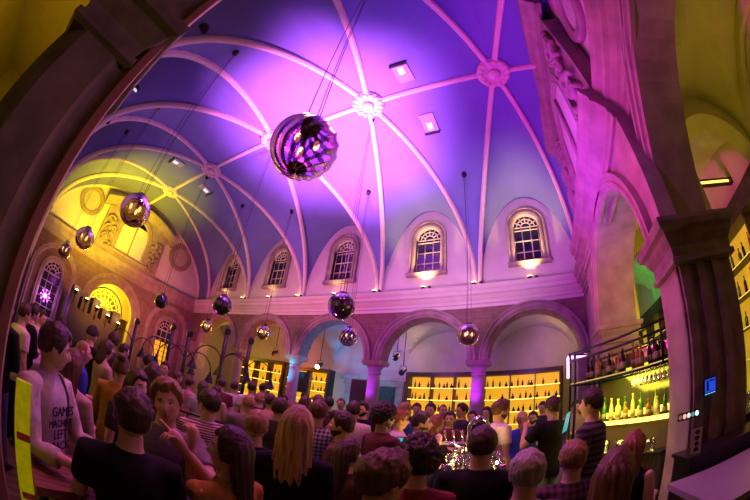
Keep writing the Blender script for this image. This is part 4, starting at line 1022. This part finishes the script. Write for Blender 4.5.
def hair_geo(style, hi):
    k = (style, hi)
    if k in HAIRG: return HAIRG[k]
    nu, nv = (88, 54) if hi else (30, 20); mb = MB()
    fr = {'short': .60, 'crop': .62, 'quiff': .62, 'long': .62, 'pony': .64, 'bun': .64, 'curly': .52, 'bob': .58, 'balding': .97, 'buzz': .62, 'cap': .35}[style]
    top, side, nap = {'short': (.026, .011, .006), 'crop': (.020, .008, .004), 'quiff': (.034, .011, .006), 'long': (.020, .016, .02), 'pony': (.014, .012, .012), 'bun': (.014, .012, .012), 'curly': (.048, .032, .02), 'bob': (.026, .022, .022), 'balding': (.006, .008, .006), 'buzz': (.005, .004, .003), 'cap': (.018, .014, .012)}[style]
    nape = {'cap': -.1, 'curly': -.5, 'crop': -.38}.get(style, -.50)
    rings = []
    for i in range(nv+1):
        th = max(.03, min(pi-.03, pi*i/nv)); rg = []
        for j in range(nu):
            ph = 2*pi*j/nu; d = V((sin(th)*cos(ph), sin(th)*sin(ph), -cos(th))); az = abs(atan2(d.x, d.y))/pi
            if az < .5:
                zl = fr+.10*math.exp(-((az-.17)/.06)**2)-(fr+.02)*min(1, max(0, (az-.24)/.16))**1.4
                if style in ('short', 'crop', 'quiff', 'buzz', 'curly', 'balding') and .36 < az < .46: zl -= .16*sin((az-.36)/.10*pi)
            else: zl = -.02+(nape+.02)*min(1, max(0, (az-.53)/.17))
            if style in ('long', 'bob') and az > .30: zl = min(zl, .5-1.0*min(1, (az-.30)/.1))
            zl += .045*NZ.noise(V((az*16, 3, 1 if d.x > 0 else 5)))
            m = max(0, min(1, (d.z-zl)/.12)); m = m*m*(3-2*m)
            wt = max(0, min(1, (d.z+.05)/.6)); wb = max(0, min(1, (-d.z-.05)/.35))
            t = side+(top-side)*wt+(nap-side)*wb*(1 if d.y < .2 else 0)
            sw = V((d.x*13+d.y*5, d.y*6-d.x*3, d.z*8))
            if style == 'curly': t *= 1+.3*NZ.noise(d*6)+.42*NZ.noise(d*15)
            elif style == 'balding': t *= m
            elif style not in ('buzz', 'cap'): t *= 1+.30*NZ.noise(d*3+V((1, 2, len(style))))+.14*NZ.noise(sw)*(.5+wt)+.16*NZ.noise(V((d.x*34, d.y*9, d.z*9)))
            if style == 'quiff' and d.y > 0: t *= 1+.55*max(0, d.z)*d.y+.3*max(0, d.z)*max(0, d.y+d.x*.6)
            r = headrad(d)
            rg.append(d*(r*(.90+.10*m)+t*m))
        rings.append(rg)
    mb.loft(rings, 0, True)
    if style in ('long', 'bob'):
        secs = [(.08, .070, .070, -.03), (.03, .092, .068, -.046), (-.05, .096, .058, -.056), (-.12, .098, .054, -.066), (-.2, .102, .055, -.07), (-.28, .10, .045, -.085), (-.35, .085, .032, -.092), (-.40, .05, .02, -.094)]
        if style == 'bob': secs = [(z*.48 if z < 0 else z, a, b, c) for z, a, b, c in secs]
        n = 96 if hi else 30
        mb.loft([[(a*(1+.05*sin(j*2*pi*(13)/n+z*14)+.05*NZ.noise(V((j*.5, z*6, 2))))*cos(2*pi*j/n), c+b*(1+.06*sin(j*2*pi*13/n+z*14))*sin(2*pi*j/n), z+(.006+.05*max(0, -z-.3))*NZ.noise(V((j*.45, 7, 1)))) for j in range(n)] for z, a, b, c in secs], 0, True)
    if style == 'pony':
        mb.tube([(0, -.09, .05), (0, -.13, .055), (.005, -.16, 0), (.01, -.155, -.09), (.0, -.14, -.18), (-.005, -.13, -.26)], [.022, .026, .036, .036, .028, .008], 12, 0, True, True)
    if style == 'bun': mb.ball((0, -.075, .11), (.05, .048, .042), 14, 10, 0, lambda d: 1+.12*NZ.noise(d*5))
    if style == 'cap':
        mb.loft([[(w_*cos(2*pi*j/16), .085+.075*max(0, sin(2*pi*j/16))*k+.0, .042+.004*k+.006*i) for j in range(16)] for i, (w_, k) in enumerate(((.07, 1), (.07, 1)))], 0, True)
    HAIRG[k] = mb; return mb
SK = {'l': mat('light_skin', (.78, .50, .40), .55, .06, 14, spec=.35), 'm': mat('tan_skin', (.60, .36, .27), .55, .06, 14, spec=.35)}
EYEW = mat('eye_white', (.75, .7, .68), .3); IRIS = mat('eye_iris', (.03, .02, .02), .2); LIP = mat('lip_skin', (.55, .22, .20), .5)
HAIRM = {n: hairmat('hair_'+n, c) for n, c in dict(black=(.02, .014, .012), dark=(.05, .03, .02), brown=(.12, .065, .035), light=(.30, .18, .09), blond=(.52, .36, .16), grey=(.36, .34, .33), red=(.28, .11, .05)).items()}
CL = dict(black=(.012, .011, .014), navy=(.02, .025, .06), grey=(.22, .21, .23), white=(.78, .76, .76), cream=(.62, .56, .47), mustard=(.50, .28, .05), blue=(.04, .08, .55), red=(.28, .04, .05), maroon=(.16, .05, .06), brown=(.14, .08, .05), charcoal=(.05, .045, .05), lblue=(.35, .40, .55), pink=(.6, .35, .4), jeans=(.07, .09, .17), ljeans=(.30, .42, .40), beige=(.5, .42, .34), teal=(.06, .25, .3))
CLM = {n: mat('cloth_'+n, c, .9, .15, 25, bump=.15, spec=.2) for n, c in CL.items()}
CLM['stripe'] = mat('cloth_stripe', (.75, .68, .68), .9, .05, 20, kind='stripe', col2=(.16, .03, .06), freq=15)
CLM['plaid'] = mat('cloth_plaid', (.42, .40, .55), .9, .1, 20, kind='plaid', col2=(.02, .02, .05), freq=8)
CLM['darkplaid'] = mat('cloth_dark_plaid', (.14, .05, .09), .9, .1, 20, kind='plaid', col2=(.02, .012, .03), freq=7)
CLM['polo'] = mat('cloth_striped_polo', (.025, .02, .03), .9, .1, 20, kind='stripe', col2=(.11, .10, .12), freq=6)
CLM['print'] = mat('cloth_floral', (.75, .72, .72), .9, .3, 22)
def person(x, y, s, rz, label, sex='m', arms=('down', 'down'), hair='short', hc='dark', top='black', sleeve='short', legs='jeans', head=(0, 0, 0), lean=0, hi=False, beard=False, skin='l', hands=('relax', 'relax'), wide=1.0, name='person'):
    g = person_geo(sex, arms[0], arms[1], sleeve, lean, hi, hands, wide)
    t = thing(name, label, 'person', (x, y, 0), rz); t.scale = (s, s, s)
    if hi not in HEADS: HEADS[hi] = head_geo(hi)
    Rh = (Matrix.Rotation(R(head[0]), 3, 'Z') @ Matrix.Rotation(R(head[1]), 3, 'X') @ Matrix.Rotation(R(head[2]), 3, 'Y'))
    bk = (tuple(head), beard, hc if beard else 0, skin, hc)
    if bk not in g['mesh']:
        mb = MB(); mb.v, mb.f, mb.m, mb.s = list(g['body'].v), list(g['body'].f), list(g['body'].m), list(g['body'].s)
        hv, hf, hm = HEADS[hi]; b = len(mb.v); mb.v += [tuple(g['HC']+Rh @ v) for v in hv]
        mb.f += [tuple(b+q for q in f) for f in hf]; mb.m += hm; mb.s += [True]*len(hf)
        g['mesh'][bk] = mb.mesh('body', [SK[skin], EYEW, IRIS, HAIRM[hc], LIP, HAIRM[hc] if beard else SK[skin]])
    obj('body', g['mesh'][bk], t)
    def part(nm, src, m):
        k = (nm, m.name)
        if k not in g['mesh']: g['mesh'][k] = src.mesh(nm, m)
        return obj(nm, g['mesh'][k], t)
    sh = part('shirt', g['shirt'], CLM[top]); part('trousers', g['trous'], CLM[legs]); part('shoes', g['shoe'], BLACK)
    if hair != 'bald':
        hk = (hair, hi, hc if hair != 'cap' else 'capm')
        if hk not in HAIRG: HAIRG[hk] = hair_geo(hair, hi).mesh('hair', HAIRM[hc] if hair != 'cap' else CLM['charcoal'])
        h = obj('hair' if hair != 'cap' else 'cap', HAIRG[hk], t, g['HC']); h.rotation_mode = 'QUATERNION'; h.rotation_quaternion = Rh.to_quaternion()
    return t, g
def text_part(txt, parent, loc, rot, size, m, name='lettering', line=1.0):
    c = bpy.data.curves.new(name, 'FONT'); c.body = txt; c.size = size; c.align_x = 'CENTER'; c.extrude = .0015; c.space_line = line
    o = bpy.data.objects.new('tmp', c); COL.objects.link(o); bpy.context.view_layer.update()
    me = bpy.data.meshes.new_from_object(o.evaluated_get(bpy.context.evaluated_depsgraph_get())); bpy.data.objects.remove(o)
    me.materials.clear(); me.materials.append(m)
    q = obj(name, me, parent, loc); q.rotation_euler = rot; return q
person(-1.338, 0.567, 0.994, 1.311, 'person in black t-shirt seen from behind, short dark hair, leaning to the wooden table', arms=('down', 'tabletop'), hair='short', hc='dark', top='black', hi=True, wide=1.08, hands=('relax', 'relax'))
t_pt, g_pt = person(-1.743, 0.960, 1.028, 4.070, 'blond person in grey t-shirt facing the camera and pointing a finger', arms=('down', 'point'), hair='quiff', hc='light', top='grey', hi=True, head=(0, -4, 12), hands=('relax', 'point'))
t_card, g_card = person(-2.015, 0.237, 1.060, -0.733, 'person in open cream cardigan over printed white t-shirt, standing at the wooden table', arms=('tabletop', 'tabletop'), hair='short', hc='dark', top='white', sleeve='short', hi=True, head=(48, -4, 0))
person(-2.482, 0.473, 0.986, 0.944, 'person with long brown hair and beige top behind the cardigan wearer, from behind', sex='f', arms=('bent', 'down'), hair='long', hc='brown', top='beige', sleeve='long', hi=True)
person(-2.318, 1.681, 1.014, 1.154, 'person in red and white striped t-shirt seen from behind', arms=('bent', 'down'), hair='short', hc='dark', top='stripe', hi=True, head=(25, 0, 0))
person(-1.158, 1.003, 0.963, 1.648, 'dark-haired person in mustard shirt raising a fist, in profile', sex='f', arms=('bent', 'fistup'), hair='long', hc='dark', top='mustard', hi=True, head=(32, 0, 0), hands=('relax', 'fist'))
person(-1.719, 1.675, 0.988, 0.658, 'person in black top with cropped light hair, between fist raiser and blonde', arms=('down', 'down'), hair='crop', hc='light', top='black', hi=True)
person(-1.204, 1.495, 1.051, 0.590, 'person with long straight blonde hair and black top seen from behind', sex='f', arms=('bent', 'bent'), hair='long', hc='blond', top='black', sleeve='long', hi=True, wide=1.05)
person(-1.168, 2.027, 0.933, -0.091, 'person with long brown hair in dark top looking right, in front of bearded profile', sex='f', arms=('bent', 'down'), hair='long', hc='dark', top='brown', sleeve='long', hi=True, head=(-25, 0, 0))
person(-1.524, 2.519, 1.036, 1.857, 'bearded person in dark brown top in profile facing left, behind brown long hair', arms=('bent', 'down'), hair='short', hc='dark', top='brown', hi=True, beard=True, sleeve='long')
person(-2.039, 2.842, 1.074, 0.360, 'person in blue plaid shirt seen from behind next to bearded profile', arms=('bent', 'down'), hair='short', hc='brown', top='plaid', sleeve='long', hi=True)
person(-0.518, 1.164, 0.982, -0.426, 'person with swept brown quiff at the bottom centre, cropped at the shoulders', arms=('down', 'down'), hair='quiff', hc='brown', top='charcoal', hi=True)
person(-0.526, 1.624, 0.995, 0.489, 'person with dark curly hair and dark red top, seen from behind', sex='f', arms=('down', 'down'), hair='curly', hc='black', top='red', hi=True)
person(-0.276, 2.085, 1.027, 0.026, 'broad person in black shirt with short dark hair, from behind, right of curly hair', arms=('bent', 'bent'), hair='short', hc='dark', top='black', hi=True, wide=1.12)
person(0.021, 1.600, 0.970, 0.093, 'person with short grey hair and pale blue shirt at the bottom, from behind', arms=('down', 'down'), hair='short', hc='grey', top='lblue', hi=True)
person(0.304, 2.035, 0.958, 0.168, 'person with reddish blond hair and dark plaid shirt, from behind', arms=('bent', 'down'), hair='short', hc='light', top='darkplaid', sleeve='long', hi=True)
person(0.395, 1.359, 0.966, -0.459, 'person with long dark brown hair at the bottom, in front of highlighted hair', sex='f', arms=('down', 'down'), hair='long', hc='brown', top='charcoal', hi=True)
person(0.774, 2.250, 0.945, -0.770, 'person with wavy red-blond highlighted hair and black sleeveless top', sex='f', arms=('bent', 'down'), hair='long', hc='red', top='black', sleeve='none', hi=True)
person(0.637, 3.207, 1.159, 1.030, 'bartender in dark striped polo standing before the back bar, facing left', arms=('down', 'down'), hair='short', hc='dark', top='polo', legs='black', hi=True)
person(0.328, 4.457, 1.161, 0.627, 'tall person in black t-shirt and pale jeans drinking, near the gantry', arms=('down', 'drink'), hair='short', hc='dark', top='black', legs='ljeans', hands=('relax', 'grip'), hi=True)
person(-0.414, 4.684, 1.161, -0.997, 'bearded person in white t-shirt with swept-back hair, facing right', arms=('down', 'down'), hair='quiff', hc='brown', top='white', beard=True, hi=True)
person(-0.101, 5.325, 1.067, 0.106, 'person with blond ponytail and bright blue top seen from behind', sex='f', arms=('bent', 'bent'), hair='pony', hc='blond', top='blue', sleeve='long', hi=True)
person(0.093, 6.558, 1.049, 2.988, 'person with dark moustache facing the camera beside the ponytail', arms=('fold', 'fold'), hair='short', hc='black', top='charcoal', beard=True)
person(0.331, 7.745, 1.161, 2.576, 'dark-haired person half hidden behind the drinker in black', arms=('down', 'fold'), hair='short', hc='dark', top='charcoal')
t_af, g_af = person(-1.422, 3.095, 1.095, -0.532, 'person with dark curly hair and maroon t-shirt holding a glowing phone, in profile', arms=('phone', 'down'), hands=('grip', 'relax'), hair='curly', hc='black', top='maroon', skin='m', hi=True, beard=True)
t_gl, g_gl = person(-1.656, 4.107, 1.066, -0.981, 'person with reddish hair, glasses and printed white t-shirt, facing right', arms=('bent', 'fold'), hair='short', hc='red', top='white', hi=True)
person(-1.321, 3.628, 1.073, -1.166, 'person in patterned white shirt resting a hand on the chin at the island', arms=('chin', 'bent'), hair='short', hc='dark', top='print', hi=True, beard=True, lean=10, hands=('fist', 'relax'))
person(-1.390, 4.668, 1.048, -0.951, 'person with long reddish hair leaning on the island bar', sex='f', arms=('table', 'table'), hair='long', hc='red', top='charcoal', sleeve='long', lean=8)
person(-1.295, 5.439, 1.074, 3.288, 'person in dark red shirt facing the camera behind the island bar', arms=('fold', 'fold'), hair='short', hc='dark', top='maroon')
person(-2.502, 7.185, 1.161, 3.477, 'dark-haired person before amber cabinet, leftmost of its back row', arms=('down', 'fold'), hair='short', hc='dark', top='navy')
person(-1.907, 6.327, 1.161, 3.173, 'person in violet-lit shirt before amber cabinet, second of its back row', arms=('fold', 'fold'), hair='short', hc='dark', top='grey')
person(-1.842, 7.011, 1.161, 3.573, 'person with bald violet-lit head in the back row before amber cabinet', arms=('down', 'down'), hair='buzz', hc='dark', top='charcoal')
person(-1.234, 6.125, 1.161, 2.295, 'tall dark-haired person looking left beside the purple column', arms=('fold', 'fold'), hair='short', hc='black', top='charcoal', skin='m')
person(-1.161, 6.807, 1.080, 3.136, 'person with dark hair partly behind the beer tap', arms=('down', 'fold'), hair='short', hc='dark', top='navy')
person(-1.953, 5.028, 1.141, -0.679, 'person with light brown hair in pink-lit shirt behind the glasses wearer', arms=('fold', 'down'), hair='crop', hc='light', top='blue')
person(-2.342, 4.093, 1.100, 0.695, 'person in white shirt seen from behind, below the blue loudspeaker', arms=('down', 'fold'), hair='short', hc='dark', top='white', sleeve='long')
person(-2.681, 5.014, 1.109, 3.110, 'bearded person in black facing the white shirt wearer near purple column', arms=('fold', 'fold'), hair='short', hc='black', top='black', beard=True, sleeve='long')
person(-4.113, 6.589, 1.135, 3.438, 'person with light hair at the teal doorway in the back', arms=('down', 'fold'), hair='crop', hc='light', top='charcoal')
person(-3.956, 5.874, 1.115, 0.942, 'dark-haired person with back turned left of the teal doorway', arms=('down', 'down'), hair='short', hc='black', top='navy')
person(-3.761, 5.207, 1.121, 1.150, 'brown-haired person with back turned below the black loudspeaker', arms=('down', 'fold'), hair='short', hc='brown', top='maroon')
person(-3.517, 4.495, 1.084, 0.314, 'person with shoulder-length dark hair among the crowd below teal column', sex='f', arms=('fold', 'down'), hair='bob', hc='dark', top='maroon')
person(-3.039, 3.612, 1.023, 0.175, 'person with brown bob hair just above the long blonde hair', sex='f', arms=('down', 'down'), hair='bob', hc='brown', top='charcoal', sleeve='long')
person(-3.246, 2.968, 1.014, 1.093, 'bald person in grey hooded jacket seen from behind', arms=('down', 'fold'), hair='buzz', hc='light', top='grey', sleeve='long')
person(-4.293, 4.171, 1.034, 0.538, 'second bald person in dark shirt beside the grey hooded jacket', arms=('down', 'down'), hair='balding', hc='light', top='charcoal')
person(-2.642, 2.910, 1.040, 0.527, 'dark-haired person in grey-brown hooded sweater seen from behind', arms=('down', 'down'), hair='short', hc='dark', top='charcoal', sleeve='long', hi=True)
person(-3.691, 3.837, 1.044, 0.853, 'dark-haired person in white t-shirt before the amber cabinet at left', arms=('down', 'fold'), hair='short', hc='dark', top='pink')
person(-5.975, 4.960, 1.076, 0.878, 'small person in white shirt seen from behind under the yellow-lit arch', arms=('down', 'fold'), hair='short', hc='dark', top='white')
person(-5.276, 4.872, 1.130, 1.000, 'person in white shirt before left amber cabinet, between lamp posts', arms=('fold', 'down'), hair='short', hc='dark', top='white')
person(-6.203, 6.105, 1.148, 0.094, 'small dark-haired person in brown top before left amber cabinet', arms=('down', 'down'), hair='short', hc='dark', top='brown')
person(-5.522, 6.226, 1.042, 3.519, 'small person in red-lit shirt at the foot of the teal column', arms=('down', 'fold'), hair='short', hc='dark', top='red')
person(-3.660, 0.793, 1.014, -0.042, 'balding person in bright blue shirt, in profile facing right', arms=('bent', 'bent'), hair='balding', hc='light', top='blue', hi=True)
person(-5.124, 1.213, 1.137, 0.726, 'person in dark cap and black jacket in the left background', arms=('fold', 'down'), hair='cap', hc='dark', top='black', sleeve='long')
t_sg, g_sg = person(-4.440, 1.304, 1.071, 0.236, 'person with pale sunglasses pushed up on dark hair, orange-lit top', sex='f', arms=('fold', 'fold'), hair='bob', hc='dark', top='beige')
person(-3.140, 1.122, 1.032, 1.052, 'person in mustard long-sleeved top with hair tied up, seen from behind', sex='f', arms=('bent', 'bent'), hair='bun', hc='brown', top='mustard', sleeve='long', hi=True)
person(-2.556, 1.077, 1.000, -1.274, 'smiling bearded person with long dark hair, face toward the camera', arms=('down', 'bent'), hair='bob', hc='dark', top='charcoal', beard=True, hi=True)
person(-3.480, 1.655, 1.051, 0.777, 'person with long dark hair in maroon top right of the bearded smile', sex='f', arms=('fold', 'down'), hair='long', hc='dark', top='maroon')
person(-4.506, 0.013, 1.040, 0.483, 'person in white t-shirt standing at far left below the tall window', arms=('down', 'down'), hair='short', hc='dark', top='white', legs='black')
person(-5.180, 0.169, 1.064, 0.314, 'dark-haired person in black right of the far left white t-shirt', arms=('fold', 'down'), hair='short', hc='black', top='black', sleeve='long')
person(-5.854, 0.347, 1.050, -0.585, 'small person in white shirt beneath the tall window at far left', arms=('down', 'down'), hair='short', hc='dark', top='white')
person(-6.101, 2.172, 1.099, 0.005, 'person in lilac shirt standing before the yellow doorway', arms=('fold', 'fold'), hair='short', hc='dark', top='lblue')
person(-5.127, 2.318, 1.085, 1.321, 'dark-haired person in black between lamp posts and yellow doorway', arms=('down', 'fold'), hair='short', hc='black', top='black')
person(-4.243, 0.650, 1.009, 0.806, 'person with blond bob hair right behind the cardigan wearer', sex='f', arms=('down', 'fold'), hair='bob', hc='light', top='charcoal')
person(-5.548, 2.881, 1.075, 3.885, 'person in red top before the arched window of the end wall', sex='f', arms=('fold', 'fold'), hair='short', hc='dark', top='red')
person(-5.676, 3.550, 0.981, 0.138, 'person in pink shirt by the railing under the lamp posts', arms=('down', 'fold'), hair='short', hc='dark', top='pink')
person(-4.637, 3.180, 1.006, 1.319, 'person with long dark hair in lilac top under the lamp posts', sex='f', arms=('fold', 'down'), hair='long', hc='dark', top='lblue')
person(-5.019, 3.748, 0.986, 0.405, 'dark-haired person in pale jacket below the yellow-lit arch', arms=('fold', 'fold'), hair='short', hc='dark', top='beige', sleeve='long')
person(-5.561, 1.750, 1.161, 1.791, 'person in grey jacket before the dark coat booth', arms=('down', 'down'), hair='short', hc='dark', top='charcoal', sleeve='long')
person(-6.337, 0.815, 1.073, 0.744, 'person in navy sweater left of the dark coat booth', arms=('down', 'fold'), hair='short', hc='dark', top='navy', sleeve='long')
person(-3.649, -0.212, 1.054, 0.929, 'dark silhouetted person at the extreme left beside the stone pier', arms=('fold', 'down'), hair='short', hc='black', top='black', sleeve='long')
person(-5.505, 4.227, 1.086, 1.091, 'person with cropped hair in maroon shirt between the lamp posts', arms=('down', 'down'), hair='crop', hc='dark', top='maroon')
person(-6.358, 3.643, 0.994, -0.347, 'person in grey shirt facing right before the end-wall window', arms=('fold', 'down'), hair='short', hc='brown', top='grey')
person(-3.615, 7.723, 1.161, 3.405, 'small person in dark shirt at the foot of the middle column', arms=('down', 'down'), hair='short', hc='dark', top='navy')
person(-0.937, 7.468, 1.128, 2.744, 'person with violet-lit face just right of the purple column', sex='f', arms=('fold', 'down'), hair='bob', hc='dark', top='charcoal')
person(1.011, 7.035, 1.130, -3.110, 'bartender in beige shirt facing the camera behind the order terminal', arms=('fold', 'fold'), hair='short', hc='dark', top='beige')
# cardigan, print, phone, spectacles and sunglasses
def cardigan(t, g):
    P, U, F_ = g['torso']; X = V((1, 0, 0)); m = MB()
    prof = [(-.24, .18, .132), (-.1, .185, .135), (.06, .172, .126), (.24, .17, .126), (.36, .185, .134), (.43, .18, .124), (.49, .125, .10), (.53, .09, .085)]
    a0, n = R(62), 40; rings = []
    for tt, rx, ry in prof:
        op = R(118) if tt < .4 else R(125)
        rg = []
        for off in (.0, .012):
            seq = range(n+1) if off == 0 else range(n, -1, -1)
            for j in seq:
                a = a0+op*0+ (2*pi-R(56))*j/n+R(56)/2-R(34)
                a = pi/2+R(30)+(2*pi-R(60))*j/n
                rg.append(P+U*tt+X*((rx+off)*cos(a)*1.02)+F_*((ry+off)*sin(a)))
        rings.append(rg)
    m.loft(rings)
    for side, arm in ((1, 'tabletop'), (-1, 'tabletop')):
        S = P+U*.445+X*(side*.19); ua, fa = ARMS[arm]
        ua = V((ua[0]*side, ua[1], ua[2])).normalized(); fa = V((fa[0]*side, fa[1], fa[2])).normalized(); E_ = S+ua*.30
        m.tube([S-X*(side*.06), S, S+ua*.1, S+ua*.2, E_, E_+fa*.08, E_+fa*.15], [.07, .073, .068, .062, .058, .055, .055], 14)
    m.build('cardigan', CLM['cream'], t)
cardigan(t_card, g_card)
INK = mat('black_print', (.03, .02, .04), .9)
for k, wd in enumerate(('GAMES', 'MACHINE', 'LEFT', 'BACK')):
    text_part(wd, t_card, (0, .128+.012*(1 if k == 0 else 0), 1.285-.068*k), (R(90), 0, pi), .075 if k != 1 else .06, INK)
text_part('TU', t_gl, (0, .142, 1.22), (R(90), 0, pi), .13, INK)
w_ = g_af['wr'][0]; s_ = t_af.scale[0]
ph = Matrix.Translation(t_af.location) @ (Matrix.Rotation(t_af.rotation_euler.z, 4, 'Z') @ ((w_+V((-.06, .10, .05)))*s_))
t = thing('phone', 'glowing cyan phone held by the curly-haired person in maroon', 'phone', ph, t_af.rotation_euler.z+.9)
m = MB(); m.loft([[(x, -.02+y*.5, y) for x, y in ((-.038, -.075), (.038, -.075), (.038, .075), (-.038, .075))], [(x, -.03+y*.5, y) for x, y in ((-.038, -.075), (.038, -.075), (.038, .075), (-.038, .075))]], 0, False); m.build('casing', BLACK, t)
m = MB(); m.add([(x, -.033+y*.5, y) for x, y in ((-.034, -.068), (.034, -.068), (.034, .068), (-.034, .068))], [(0, 1, 2, 3)]); m.build('display', mat('cyan_display', (.1, .6, .7), .3), t)
def specs(t, g, z=.014, y=.105, m_=STEEL, up=0):
    mb = MB()
    for s in (-1, 1):
        mb.tube([(s*.033+.022*cos(a), y-.012*abs(cos(a)), .017*sin(a)+z) for a in [2*pi*k/14 for k in range(15)]], .0028, 5)
        mb.tube([(s*.055, y-.015, z), (s*.08, y-.06, z+.004), (s*.082, 0, z)], .0025, 5)
    mb.tube([(-.011, y, z+.004), (.011, y, z+.004)], .0025, 5)
    return mb.build('spectacles', m_, t, g['HC'])
specs(t_gl, g_gl)
specs(t_sg, g_sg, .105, .085, mat('pale_sunglasses', (.6, .75, .8), .2))
